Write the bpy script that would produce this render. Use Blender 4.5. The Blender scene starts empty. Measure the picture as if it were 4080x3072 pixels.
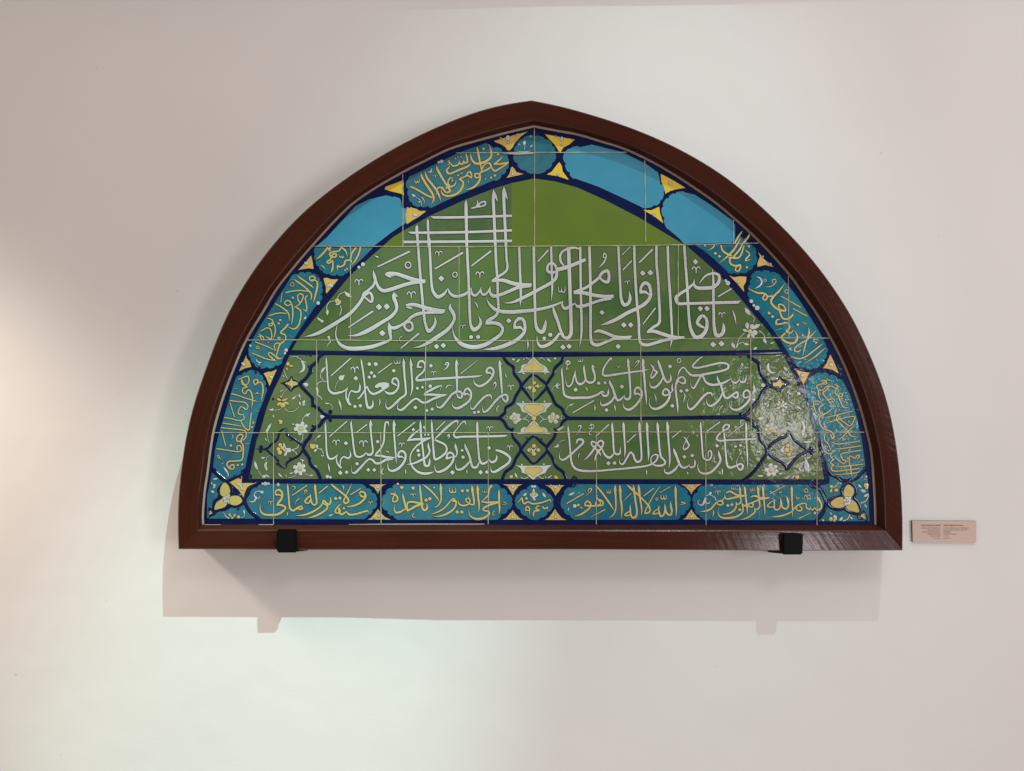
import bpy, bmesh, math, random
from mathutils import Vector, noise
from mathutils.geometry import tessellate_polygon
random.seed(7)
C = bpy.context.scene.collection
SC = bpy.context.scene

# ------------------------------------------------------------------ camera, world, lamps, exposure
D = 1.80                      # camera to wall, metres
S = 0.00061                   # metres on the wall per photo pixel
CX, CY = 2040.0, 1536.0
cam_d = bpy.data.cameras.new('camera'); cam = bpy.data.objects.new('camera', cam_d); C.objects.link(cam)
cam.location = (0, -D, 0); cam.rotation_euler = (math.radians(90), 0, 0)
cam_d.sensor_width = 36; cam_d.lens = 36 * D / (4080 * S); cam_d.clip_start = 0.01; cam_d.clip_end = 50
SC.camera = cam
SC.view_settings.view_transform = 'Standard'; SC.view_settings.look = 'None'
SC.view_settings.exposure = 0; SC.view_settings.gamma = 1; SC.view_settings.use_curve_mapping = False
SC.cycles.use_denoising = True
SC.cycles.max_bounces = 6

world = bpy.data.worlds.new('World'); SC.world = world; world.use_nodes = True
wn = world.node_tree.nodes; wl = world.node_tree.links; bg = wn['Background']
# the room: pale walls and ceiling all round, dimmer towards the dark hall behind the camera
wg = wn.new('ShaderNodeNewGeometry'); wx = wn.new('ShaderNodeSeparateXYZ'); wl.new(wg.outputs['Incoming'], wx.inputs[0])
wr = wn.new('ShaderNodeMapRange'); wr.interpolation_type = 'SMOOTHSTEP'
wr.inputs['From Min'].default_value = 0.60; wr.inputs['From Max'].default_value = 0.92
wr.inputs['To Min'].default_value = 0.775; wr.inputs['To Max'].default_value = 0.09
wf = wn.new('ShaderNodeMapRange'); wf.interpolation_type = 'SMOOTHSTEP'          # the floor returns less light than the walls
wf.inputs['From Min'].default_value = 0.0; wf.inputs['From Max'].default_value = 0.8
wf.inputs['To Min'].default_value = 1.0; wf.inputs['To Max'].default_value = 0.72
wm = wn.new('ShaderNodeMath'); wm.operation = 'MULTIPLY'
wl.new(wx.outputs['Y'], wr.inputs['Value']); wl.new(wx.outputs['Z'], wf.inputs['Value'])
wl.new(wr.outputs[0], wm.inputs[0]); wl.new(wf.outputs[0], wm.inputs[1]); wl.new(wm.outputs[0], bg.inputs[1])
bg.inputs[0].default_value = (1.0, 0.83, 0.69, 1)

def aim(o, t):
    o.rotation_euler = (Vector(t) - o.location).to_track_quat('-Z', 'Y').to_euler()
def spot(name, loc, target, power, col, half, blend, radius):
    d = bpy.data.lights.new(name, 'SPOT'); d.energy = power; d.color = col
    d.spot_size = math.radians(2 * half); d.spot_blend = blend; d.shadow_soft_size = radius
    o = bpy.data.objects.new(name, d); C.objects.link(o); o.location = loc; aim(o, target); return o
def area(name, loc, target, power, col, sx, sy):
    d = bpy.data.lights.new(name, 'AREA'); d.shape = 'RECTANGLE'; d.size = sx; d.size_y = sy
    d.energy = power; d.color = col
    o = bpy.data.objects.new(name, d); C.objects.link(o); o.location = loc; aim(o, target); return o
spot('ceiling_spot', (1.15, -2.29, 4.1), (-0.62, 0, -0.82), 900, (0.56, 1.0, 0.93), 7.6, 1.0, 0.012)
spot('ceiling_spot_spill', (1.15, -2.29, 4.1), (0.02, 0, -0.62), 370, (0.66, 1.0, 0.96), 13.4, 1.0, 0.012)  # second lamp added at the same point to spread the spot's beam wider
spot('side_spot', (-2.30, -0.60, 1.03), (-1.17, 0, -0.40), 165, (1.0, 0.86, 0.72), 18.5, 1.0, 0.14)
area('window_light', (1.73, -3.0, -0.22), (0.6, 0, 0), 4.0, (1.0, 0.96, 0.98), 0.26, 0.46)
area('upper_fill', (1.1, -2.7, 2.3), (0.45, 0, -0.3), 18, (0.95, 0.90, 1.0), 1.2, 0.6)  # added soft fill from above, no such fitting known; lifts the wall at right
area('right_fill', (3.6, -3.6, -0.1), (0.1, 0, -0.3), 64, (0.89, 0.90, 1.0), 0.7, 1.8)  # added fill from the far right, no opening known there; kept clear of reflections

# ------------------------------------------------------------------ materials
def mat(name, col, rough=0.5, spec=0.5, var=0.0, var_col=None, var_scale=30.0, bump=0.0, bump_scale=80.0, coat=0.0,
        patch=None, side=False, wear=None, tiles=False):
    m = bpy.data.materials.new(name); m.use_nodes = True
    nt = m.node_tree; N = nt.nodes; L = nt.links
    b = N['Principled BSDF']
    b.inputs['Roughness'].default_value = rough
    b.inputs['Specular IOR Level'].default_value = spec
    b.inputs['Coat Weight'].default_value = coat; b.inputs['Coat Roughness'].default_value = 0.08
    geo = N.new('ShaderNodeNewGeometry')
    col4 = (*col, 1)
    src = None
    def noi(scale, detail=4, rough_=0.55, w=0.0):
        n = N.new('ShaderNodeTexNoise'); n.inputs['Scale'].default_value = scale
        n.inputs['Detail'].default_value = detail; n.inputs['Roughness'].default_value = rough_
        if w:
            mp = N.new('ShaderNodeMapping'); mp.inputs['Location'].default_value = (w, w * 2, w * 3)
            L.new(geo.outputs['Position'], mp.inputs['Vector']); L.new(mp.outputs[0], n.inputs['Vector'])
        else:
            L.new(geo.outputs['Position'], n.inputs['Vector'])
        return n
    def ramp(sock, a, b_):
        r = N.new('ShaderNodeMapRange'); r.inputs['From Min'].default_value = a; r.inputs['From Max'].default_value = b_
        L.new(sock, r.inputs['Value']); return r.outputs[0]
    def mix(fac, a, b_):
        x = N.new('ShaderNodeMix'); x.data_type = 'RGBA'
        L.new(fac, x.inputs[0])
        for s_, v in ((6, a), (7, b_)):
            if isinstance(v, tuple): x.inputs[s_].default_value = v
            else: L.new(v, x.inputs[s_])
        return x.outputs[2]
    if var_col is not None:
        f = ramp(noi(var_scale).outputs['Fac'], 0.5 - 0.5 * (1.1 - var), 0.5 + 0.5 * (1.1 - var))
        src = mix(f, col4, (*var_col, 1))
    if patch is not None:            # larger blotches of another tone: (colour, scale, lo, hi)
        f = ramp(noi(patch[1], 5, 0.6, 3.3).outputs['Fac'], patch[2], patch[3])
        src = mix(f, src if src else col4, (*patch[0], 1))
    if wear is not None:             # fine rubbed spots inside larger worn areas
        f1 = ramp(noi(7.0, 3, 0.5, 1.7).outputs['Fac'], 0.47, 0.62)
        f2 = ramp(noi(260.0, 4, 0.7).outputs['Fac'], 0.38, 0.68)
        mm = N.new('ShaderNodeMath'); mm.operation = 'MULTIPLY'; L.new(f1, mm.inputs[0]); L.new(f2, mm.inputs[1])
        src = mix(mm.outputs[0], src if src else col4, (*wear, 1))
    if tiles:                        # every fired tile has its own tone (brick-bond grid of the panel)
        def op(kind, a, c=None):
            q = N.new('ShaderNodeMath'); q.operation = kind
            for k_, v in enumerate((a, c)):
                if v is None: continue
                if isinstance(v, (int, float)): q.inputs[k_].default_value = v
                else: L.new(v, q.inputs[k_])
            return q.outputs[0]
        sp = N.new('ShaderNodeSeparateXYZ'); L.new(geo.outputs['Position'], sp.inputs[0])
        r_ = op('FLOOR', op('DIVIDE', op('SUBTRACT', 0.3269, sp.outputs['Z']), 0.21776))
        off = op('ADD', op('MULTIPLY', r_, 0.0677), op('MULTIPLY', op('MULTIPLY', r_, r_), 0.01132))
        c_ = op('FLOOR', op('DIVIDE', op('ADD', op('ADD', sp.outputs['X'], 0.3796), off), 0.25407))
        c_ = op('MULTIPLY', c_, op('GREATER_THAN', r_, -0.5))
        cb = N.new('ShaderNodeCombineXYZ'); L.new(c_, cb.inputs[0]); L.new(r_, cb.inputs[1])
        wn_ = N.new('ShaderNodeTexWhiteNoise'); wn_.noise_dimensions = '3D'; L.new(cb.outputs[0], wn_.inputs['Vector'])
        hs = N.new('ShaderNodeHueSaturation')
        L.new(src, hs.inputs['Color'])
        def rng(sock, lo, hi):
            q = N.new('ShaderNodeMapRange'); q.inputs['To Min'].default_value = lo; q.inputs['To Max'].default_value = hi
            L.new(sock, q.inputs['Value']); return q.outputs[0]
        sc_ = N.new('ShaderNodeSeparateColor'); L.new(wn_.outputs['Color'], sc_.inputs[0])
        L.new(rng(sc_.outputs[0], 0.488, 0.512), hs.inputs['Hue']); L.new(rng(sc_.outputs[1], 0.86, 1.06), hs.inputs['Saturation'])
        L.new(rng(sc_.outputs[2], 0.84, 1.14), hs.inputs['Value'])
        src = hs.outputs[0]
    if src: L.new(src, b.inputs['Base Color'])
    else: b.inputs['Base Color'].default_value = col4
    if bump:
        n1 = noi(bump_scale, 2, 0.45); n2 = noi(bump_scale * 2.7, 2, 0.5, 5.1)
        ad = N.new('ShaderNodeMath'); ad.operation = 'MULTIPLY_ADD'
        L.new(n2.outputs['Fac'], ad.inputs[0]); ad.inputs[1].default_value = 0.35; L.new(n1.outputs['Fac'], ad.inputs[2])
        bp = N.new('ShaderNodeBump'); bp.inputs['Distance'].default_value = bump
        if side:                     # the older tiles at the right end are much more uneven
            sp = N.new('ShaderNodeSeparateXYZ'); L.new(geo.outputs['Position'], sp.inputs[0])
            n3 = noi(3.0, 2, 0.5, 9.0)
            a2 = N.new('ShaderNodeMath'); a2.operation = 'MULTIPLY_ADD'
            L.new(n3.outputs['Fac'], a2.inputs[0]); a2.inputs[1].default_value = 0.5; L.new(sp.outputs['X'], a2.inputs[2])
            r = N.new('ShaderNodeMapRange'); r.inputs['From Min'].default_value = 0.35; r.inputs['From Max'].default_value = 0.85
            r.inputs['To Min'].default_value = 0.14; r.inputs['To Max'].default_value = 1.0
            L.new(a2.outputs[0], r.inputs['Value'])
            n4 = noi(16.0, 2, 0.5, 4.0)          # calm and lively patches of glaze
            md = N.new('ShaderNodeMapRange'); md.inputs['From Min'].default_value = 0.38; md.inputs['From Max'].default_value = 0.62
            md.inputs['To Min'].default_value = 0.30; md.inputs['To Max'].default_value = 1.25
            L.new(n4.outputs['Fac'], md.inputs['Value'])
            ml = N.new('ShaderNodeMath'); ml.operation = 'MULTIPLY'; L.new(r.outputs[0], ml.inputs[0]); L.new(md.outputs[0], ml.inputs[1])
            L.new(ml.outputs[0], bp.inputs['Strength'])
        L.new(ad.outputs[0], bp.inputs['Height']); L.new(bp.outputs[0], b.inputs['Normal'])
    return m

GB = dict(bump=0.00165, bump_scale=46.0, side=True)
GN = dict(bump=0.0006, bump_scale=46.0, side=True)
M = {}
M['navy'] = mat('navy_glaze', (0.003, 0.006, 0.040), 0.12, 0.5, 0.3, (0.006, 0.014, 0.075), 40, **GN)
M['turq'] = mat('turquoise_glaze', (0.018, 0.185, 0.25), 0.12, 0.5, 0.55, (0.016, 0.125, 0.205), 55,
                patch=((0.03, 0.25, 0.28), 9, 0.56, 0.72), tiles=True, **GB)
M['turqn'] = mat('new_blue_glaze', (0.050, 0.255, 0.40), 0.2, 0.5, 0.5, (0.060, 0.29, 0.425), 28, bump=0.0003, bump_scale=40)
M['yel'] = mat('yellow_glaze', (0.66, 0.45, 0.12), 0.18, 0.5, 0.4, (0.58, 0.38, 0.09), 60, **GB)
M['yeln'] = mat('new_yellow_glaze', (0.76, 0.54, 0.05), 0.2, 0.5, 0.2, (0.72, 0.50, 0.06), 30, bump=0.0003, bump_scale=40)
M['green'] = mat('green_glaze', (0.090, 0.148, 0.047), 0.12, 0.5, 0.5, (0.108, 0.160, 0.058), 22,
                 patch=((0.052, 0.125, 0.036), 6, 0.52, 0.66), tiles=True, **GB)
M['greenn'] = mat('new_green_glaze', (0.125, 0.19, 0.022), 0.25, 0.5, 0.6, (0.110, 0.172, 0.028), 14, bump=0.0003, bump_scale=40)
M['olive'] = mat('old_green_glaze', (0.112, 0.155, 0.055), 0.12, 0.5, 0.5, (0.090, 0.140, 0.050), 22,
                 patch=((0.155, 0.175, 0.075), 8, 0.50, 0.68), tiles=True, **GB)
M['white'] = mat('white_glaze', (0.57, 0.575, 0.55), 0.2, 0.5, 0.3, (0.52, 0.53, 0.525), 40, wear=(0.34, 0.32, 0.31), **GN)
M['gold'] = mat('yellow_letter_glaze', (0.60, 0.46, 0.16), 0.2, 0.5, 0.4, (0.52, 0.39, 0.13), 50, **GN)
M['black'] = mat('dark_outline_glaze', (0.010, 0.012, 0.012), 0.4, 0.4)
M['grout'] = mat('cream_grout', (0.60, 0.54, 0.39), 0.9, 0.2, 0.7, (0.34, 0.34, 0.20), 45)
M['mortar'] = mat('pale_mortar', (0.56, 0.44, 0.37), 0.9, 0.2, 0.5, (0.48, 0.37, 0.31), 40)
M['chip'] = mat('bare_clay', (0.50, 0.40, 0.36), 0.9, 0.2, 0.5, (0.38, 0.3, 0.27), 150)
M['bracket'] = mat('black_plastic', (0.003, 0.003, 0.0035), 0.55, 0.12, bump=0.0003, bump_scale=200)
M['board'] = mat('beige_card', (0.64, 0.49, 0.42), 0.75, 0.3, 0.4, (0.61, 0.46, 0.39), 60)
M['board_edge'] = mat('card_edge', (0.22, 0.18, 0.14), 0.9, 0.2)
M['ink'] = mat('brown_ink', (0.11, 0.05, 0.045), 0.8, 0.2)

def wood(name, rough, spec):
    m = bpy.data.materials.new(name); m.use_nodes = True
    nt = m.node_tree; N = nt.nodes; L = nt.links; b = N['Principled BSDF']
    uv = N.new('ShaderNodeUVMap')
    mp = N.new('ShaderNodeMapping'); mp.inputs['Scale'].default_value = (3.0, 90.0, 1)
    L.new(uv.outputs[0], mp.inputs[0])
    n = N.new('ShaderNodeTexNoise'); n.inputs['Scale'].default_value = 1.0; n.inputs['Detail'].default_value = 6
    n.inputs['Roughness'].default_value = 0.65; L.new(mp.outputs[0], n.inputs['Vector'])
    n2 = N.new('ShaderNodeTexNoise'); n2.inputs['Scale'].default_value = 6; n2.inputs['Detail'].default_value = 4
    geo = N.new('ShaderNodeNewGeometry'); L.new(geo.outputs['Position'], n2.inputs['Vector'])
    cr = N.new('ShaderNodeValToRGB'); e = cr.color_ramp.elements
    e[0].position = 0.3; e[0].color = (0.044, 0.0090, 0.0045, 1); e[1].position = 0.72; e[1].color = (0.070, 0.0148, 0.0070, 1)
    L.new(n.outputs['Fac'], cr.inputs[0])
    mx = N.new('ShaderNodeMix'); mx.data_type = 'RGBA'; mx.blend_type = 'MULTIPLY'; mx.inputs[0].default_value = 0.5
    cr2 = N.new('ShaderNodeValToRGB'); cr2.color_ramp.elements[0].position = 0.3; cr2.color_ramp.elements[1].position = 0.7
    cr2.color_ramp.elements[0].color = (0.55, 0.5, 0.5, 1)
    L.new(n2.outputs['Fac'], cr2.inputs[0]); L.new(cr.outputs[0], mx.inputs[6]); L.new(cr2.outputs[0], mx.inputs[7])
    L.new(mx.outputs[2], b.inputs['Base Color'])
    mp3 = N.new('ShaderNodeMapping'); mp3.inputs['Scale'].default_value = (70.0, 9.0, 1); L.new(uv.outputs[0], mp3.inputs[0])
    n3 = N.new('ShaderNodeTexNoise'); n3.inputs['Scale'].default_value = 1.0; n3.inputs['Detail'].default_value = 4
    L.new(mp3.outputs[0], n3.inputs['Vector'])
    ad = N.new('ShaderNodeMath'); ad.operation = 'MULTIPLY_ADD'; ad.inputs[1].default_value = 0.5
    L.new(n.outputs['Fac'], ad.inputs[0]); L.new(n3.outputs['Fac'], ad.inputs[2])
    bp = N.new('ShaderNodeBump'); bp.inputs['Distance'].default_value = 0.0005; bp.inputs['Strength'].default_value = 0.8
    L.new(ad.outputs[0], bp.inputs['Height']); L.new(bp.outputs[0], b.inputs['Normal'])
    b.inputs['Roughness'].default_value = rough; b.inputs['Specular IOR Level'].default_value = spec
    return m
M['wood'] = wood('varnished_wood', 0.17, 0.7); M['lip'] = wood('unpolished_wood', 0.6, 0.2)

def plaster():
    m = bpy.data.materials.new('painted_plaster'); m.use_nodes = True
    nt = m.node_tree; N = nt.nodes; L = nt.links; b = N['Principled BSDF']
    geo = N.new('ShaderNodeNewGeometry')
    def noi(s, d, r=0.5):
        n = N.new('ShaderNodeTexNoise'); n.inputs['Scale'].default_value = s; n.inputs['Detail'].default_value = d
        n.inputs['Roughness'].default_value = r; L.new(geo.outputs['Position'], n.inputs['Vector']); return n
    n1 = noi(1.6, 3); cr = N.new('ShaderNodeValToRGB')
    cr.color_ramp.elements[0].position = 0.35; cr.color_ramp.elements[0].color = (0.765, 0.752, 0.735, 1)
    cr.color_ramp.elements[1].position = 0.65; cr.color_ramp.elements[1].color = (0.790, 0.778, 0.762, 1)
    L.new(n1.outputs['Fac'], cr.inputs[0])
    n4 = noi(45, 2, 0.5); r4 = N.new('ShaderNodeMapRange'); r4.inputs['From Min'].default_value = 0.775; r4.inputs['From Max'].default_value = 0.80
    L.new(n4.outputs['Fac'], r4.inputs['Value'])
    mx = N.new('ShaderNodeMix'); mx.data_type = 'RGBA'; L.new(r4.outputs[0], mx.inputs[0]); L.new(cr.outputs[0], mx.inputs[6])
    mx.inputs[7].default_value = (0.45, 0.42, 0.40, 1)
    L.new(mx.outputs[2], b.inputs['Base Color'])
    n2 = noi(170, 3); n3 = noi(5, 2)
    ad = N.new('ShaderNodeMath'); ad.operation = 'MULTIPLY_ADD'; ad.inputs[1].default_value = 14
    L.new(n3.outputs['Fac'], ad.inputs[0]); L.new(n2.outputs['Fac'], ad.inputs[2])
    bp = N.new('ShaderNodeBump'); bp.inputs['Distance'].default_value = 0.00035; bp.inputs['Strength'].default_value = 0.7
    L.new(ad.outputs[0], bp.inputs['Height']); L.new(bp.outputs[0], b.inputs['Normal'])
    b.inputs['Roughness'].default_value = 0.8; b.inputs['Specular IOR Level'].default_value = 0.25
    return m
M['plaster'] = plaster()

# ------------------------------------------------------------------ helpers
def P(x, y, z):               # a point measured in the photo, standing z metres in front of the wall
    k = S * (D - z) / D
    return Vector(((x - CX) * k, -z, -(y - CY) * k))
def tag(o, label=None, cat=None, group=None, kind=None):
    for k, v in (('label', label), ('category', cat), ('group', group), ('kind', kind)):
        if v: o[k] = v
    return o
def empty(name, loc):
    o = bpy.data.objects.new(name, None); C.objects.link(o); o.location = loc; o.empty_display_size = 0.05; return o
class MB:
    def __init__(s): s.v = []; s.f = []; s.m = []; s.uv = []; s.sm = []
    def add(s, vs, fs, mi=0, smooth=True, uvs=None):
        b = len(s.v); s.v += [tuple(q) for q in vs]
        s.uv += (uvs if uvs else [(0, 0)] * len(vs))
        for f in fs: s.f.append(tuple(b + i for i in f)); s.m.append(mi); s.sm.append(smooth)
    def build(s, name, mats, parent=None):
        me = bpy.data.meshes.new(name)
        off = Vector(parent_loc(parent)) if parent else Vector((0, 0, 0))
        me.from_pydata([tuple(Vector(q) - off) for q in s.v], [], s.f); me.update()
        for mm in (mats if isinstance(mats, (list, tuple)) else [mats]): me.materials.append(mm)
        me.polygons.foreach_set('material_index', s.m); me.polygons.foreach_set('use_smooth', s.sm)
        ul = me.uv_layers.new(name='UVMap')
        for lp in me.loops: ul.data[lp.index].uv = s.uv[lp.vertex_index]
        o = bpy.data.objects.new(name, me); C.objects.link(o)
        if parent: o.parent = parent
        return o
def parent_loc(o):
    l = Vector((0, 0, 0))
    while o: l += o.location; o = o.parent
    return l
def catmull(pts, per=6, closed=False):
    n = len(pts)
    if n < 3 and not closed: 
        a, b = pts; return [tuple(a[k] + (b[k] - a[k]) * i / 8 for k in range(len(a))) for i in range(9)]
    out = []; rng = range(n) if closed else range(n - 1)
    for i in rng:
        p0 = pts[(i - 1) % n] if closed or i > 0 else pts[i]
        p1 = pts[i]; p2 = pts[(i + 1) % n]
        p3 = pts[(i + 2) % n] if closed or i + 2 < n else p2
        # centripetal-like tension: limit overshoot between unequal spans
        d1 = math.dist(p0[:2], p1[:2]) or 1e-6; d2 = math.dist(p1[:2], p2[:2]) or 1e-6; d3 = math.dist(p2[:2], p3[:2]) or 1e-6
        for s_ in range(per):
            t = s_ / per; q = []
            for k in range(len(p1)):
                m1 = (p2[k] - p0[k]) * min(1.0, d2 / (d1 + d2) ) 
                m2 = (p3[k] - p1[k]) * min(1.0, d2 / (d2 + d3) )
                h00 = 2*t**3 - 3*t**2 + 1; h10 = t**3 - 2*t**2 + t; h01 = -2*t**3 + 3*t**2; h11 = t**3 - t**2
                q.append(h00 * p1[k] + h10 * m1 + h01 * p2[k] + h11 * m2)
            out.append(tuple(q))
    if not closed: out.append(tuple(pts[-1]))
    return out
ZT = 0.060                    # face of the tiles in front of the wall
JIT = [0]
def jit():
    JIT[0] = (JIT[0] + 1) % 97; return JIT[0] * 6e-7
def ribbon(mb, pts, z, rise, mi, grow=0.0, per=6):
    """pts: (x, y, w) in photo pixels; a rounded bead of glaze along them"""
    c = catmull(pts, per); n = len(c); z = z + jit()
    vs = []; fs = []
    for i, (x, y, w) in enumerate(c):
        a = c[max(i - 1, 0)]; b = c[min(i + 1, n - 1)]
        tx, ty = b[0] - a[0], b[1] - a[1]; l = math.hypot(tx, ty) or 1
        nx, ny = -ty / l, tx / l; h = max(w, 0.6) / 2 + grow
        r = min(rise, 0.20 * 2 * h * S)
        vs += [P(x - nx * h, y - ny * h, ZT + z), P(x - nx * h * .74, y - ny * h * .74, ZT + z + r * .88), P(x, y, ZT + z + r),
               P(x + nx * h * .74, y + ny * h * .74, ZT + z + r * .88), P(x + nx * h, y + ny * h, ZT + z)]
        # P already folds the small depth change into the picture scale
    for i in range(n - 1):
        for k in range(4):
            a = 5 * i + k; fs.append((a, a + 1, a + 6, a + 5))
    mb.add(vs, fs, mi)
def disc(mb, x, y, r, z, rise, mi, n=12, diamond=False):
    z = z + jit(); vs = [P(x, y, ZT + z + min(rise, .2 * r * S * 2))]
    if diamond:
        ring = [(0, -1.0), (.5, -.45), (1.0, .05), (.5, .52), (0, 1.0), (-.5, .48), (-1.0, -.05), (-.5, -.52)]
    else: ring = [(math.cos(2 * math.pi * i / n), math.sin(2 * math.pi * i / n)) for i in range(n)]
    n = len(ring)
    vs += [P(x + .76 * r * a, y + .76 * r * b, ZT + z + .88 * min(rise, .2 * r * S * 2)) for a, b in ring]
    vs += [P(x + r * a, y + r * b, ZT + z) for a, b in ring]
    fs = [(0, 1 + i, 1 + (i + 1) % n) for i in range(n)] + [(1 + i, 1 + n + i, 1 + n + (i + 1) % n, 1 + (i + 1) % n) for i in range(n)]
    mb.add(vs, fs, mi)
def plate(mb, pts, z, mi, thick=0.0004):
    """flat pad of glaze with its own thickness"""
    z = z + jit(); n = len(pts)
    top = [P(x, y, ZT + z) for x, y in pts]; low = [P(x, y, ZT + z - thick) for x, y in pts]
    tri = tessellate_polygon([[Vector((x, y, 0)) for x, y in pts]])
    fs = []
    for t in tri:
        a, b, c = [Vector(pts[i]) for i in t]
        cr = (b.x - a.x) * (c.y - a.y) - (b.y - a.y) * (c.x - a.x)
        fs.append(tuple(t) if cr < 0 else tuple(reversed(t)))
    mb.add(top, fs, mi, False)
    area2 = sum(pts[i][0] * pts[(i + 1) % n][1] - pts[(i + 1) % n][0] * pts[i][1] for i in range(n))
    vs = top + low; fs = []
    for i in range(n):
        j = (i + 1) % n
        fs.append((i, j, n + j, n + i) if area2 > 0 else (j, i, n + i, n + j))
    mb.add(vs, fs, mi, False)
def inside(p, poly):
    x, y = p; r = False; n = len(poly)
    for i in range(n):
        a = poly[i]; b = poly[(i + 1) % n]
        if (a[1] > y) != (b[1] > y) and x < (b[0] - a[0]) * (y - a[1]) / (b[1] - a[1]) + a[0]: r = not r
    return r
def lobes(pts):
    """closed outline whose segments bulge outwards by the given fraction"""
    n = len(pts); ar = sum(pts[i][0] * pts[(i + 1) % n][1] - pts[(i + 1) % n][0] * pts[i][1] for i in range(n))
    sg = 1 if ar > 0 else -1; out = []
    for i in range(n):
        x1, y1, b = pts[i]; x2, y2, _ = pts[(i + 1) % n]
        out.append((x1, y1))
        if b:
            dx, dy = x2 - x1, y2 - y1
            for k in range(1, 7):
                t = k / 7; q = b * 4 * t * (1 - t)
                q = b * (1 - (2 * t - 1) ** 4) * .8
                out.append((x1 + dx * t + sg * dy * q, y1 + dy * t - sg * dx * q))
    return out
def inset(poly, d):
    n = len(poly); ar = sum(poly[i][0] * poly[(i + 1) % n][1] - poly[(i + 1) % n][0] * poly[i][1] for i in range(n))
    sg = 1 if ar > 0 else -1; out = []
    for i in range(n):
        a = poly[i - 1]; b = poly[i]; c = poly[(i + 1) % n]
        d1 = (b[0] - a[0], b[1] - a[1]); d2 = (c[0] - b[0], c[1] - b[1])
        l1 = math.hypot(*d1) or 1; l2 = math.hypot(*d2) or 1
        n1 = (-d1[1] / l1 * sg, d1[0] / l1 * sg); n2 = (-d2[1] / l2 * sg, d2[0] / l2 * sg)
        q = max(0.35, 1 + n1[0] * n2[0] + n1[1] * n2[1])
        out.append((b[0] + (n1[0] + n2[0]) / q * d, b[1] + (n1[1] + n2[1]) / q * d))
    return out
def parse(txt):
    """the drawing notes: one mark per line, measured inside the window named by the last W line"""
    ox = oy = 0; s = 1; out = []
    for ln in txt.strip().splitlines():
        ln = ln.strip()
        if not ln: continue
        if ln[0] == 'W':
            ox, oy, s = [float(q) for q in ln.split()[1:]]; continue
        def pt(q, w=None):
            v = [float(a) for a in q.split(',')]
            r = [ox + v[0] / s, oy + v[1] / s]
            if w is not None: r.append(v[2] / s if len(v) > 2 else w / s)
            return tuple(r)
        if ':' in ln:
            head, body = ln.split(':'); hd = head.split(); k = hd[0]
            if k == 's':
                w = float(hd[1]); out.append(('s', [pt(q, w) for q in body.split()]))
            elif k == 'k':
                pts = []
                for q in body.split():
                    v = [float(a) for a in q.split(',')]
                    pts.append((ox + v[0] / s, oy + v[1] / s, v[2] if len(v) > 2 else 0))
                out.append(('k', hd[1], hd[2], lobes(pts)))
            else: out.append((k, [pt(q) for q in body.split()]))
        else:
            t = ln.split(); k = t[0]
            if k == 'l': out.append(('l', pt(t[1]), pt(t[2]), float(t[3]) / s))
            elif k == 'o': out.append(('o', pt(t[1]), float(t[2]) / s, float(t[3]) / s))
            else: out.append((k, pt(t[1]), float(t[2]) / s))
    return out
def first_xy(e):
    if e[0] in 's':
        q = e[1][len(e[1]) // 2]; return q[:2]
    if e[0] in 'pc':
        return (sum(q[0] for q in e[1]) / len(e[1]), sum(q[1] for q in e[1]) / len(e[1]))
    if e[0] == 'l': return ((e[1][0] + e[2][0]) / 2, (e[1][1] + e[2][1]) / 2)
    return e[1]
def draw(mb, marks, z, rise, mi, mo=None, grow=2.0, thin=1.0):
    """glaze beads of material mi, each in a dark line of material mo"""
    for e in marks:
        k = e[0]; st = []; dd = []
        if k == 's': st.append(e[1])
        elif k == 'l':
            (x1, y1), (x2, y2), w = e[1:]
            bx, by = -(y2 - y1) * .06, (x2 - x1) * .06
            st.append([(x1, y1, .3), (x1 + (x2 - x1) * .3 + bx, y1 + (y2 - y1) * .3 + by, w * .78), (x1 + (x2 - x1) * .6 + bx, y1 + (y2 - y1) * .6 + by, w * .82), (x2, y2, .3)])
        elif k == 'o':
            (x, y), r, w = e[1:]
            st.append([(x + r * math.cos(a * math.pi / 6), y + 1.1 * r * math.sin(a * math.pi / 6), w) for a in range(13)])
        elif k == 'h':
            (x, y), s = e[1:]
            s *= 1.0
            st.append([(x - .78 * s, y + .1 * s, .20 * s), (x - .72 * s, y - .25 * s, .26 * s), (x - .42 * s, y - .48 * s, .27 * s), (x - .12 * s, y - .22 * s, .26 * s), (x, y + .15 * s, .26 * s), (x, y + .72 * s, .24 * s)])
            st.append([(x + .85 * s, y + .0 * s, .12 * s), (x + .72 * s, y - .35 * s, .28 * s), (x + .42 * s, y - .5 * s, .27 * s), (x + .12 * s, y - .25 * s, .24 * s), (x + .02 * s, y + .1 * s, .2 * s)])
        elif k in 'bd': dd.append((e[1], e[2], k == 'd'))
        elif k in 'pc':
            pts = e[1] if k == 'p' else [q[:2] for q in catmull([(a, b) for a, b in e[1]], 5, True)]
            if mo is not None:
                cl = [(a, b, 2 * grow) for a, b in pts]; cl.append(cl[0])
                ribbon(mb, cl, z, .0001, mo, 0, 1)
            plate(mb, pts, z + .0002, mi, .0002)
        st = [[(a, b, w * thin) for a, b, w in q] for q in st]
        for s_ in st:
            if mo is not None: ribbon(mb, s_, z - .0001, .0001, mo, grow)
            ribbon(mb, s_, z, rise, mi)
        for (x, y), r, dm in dd:
            if mo is not None: disc(mb, x, y, r + grow * (1.35 if dm else 1), z - .0001, .00005, mo, 12, dm)
            disc(mb, x, y, r, z, rise, mi, 12, dm)

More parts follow.
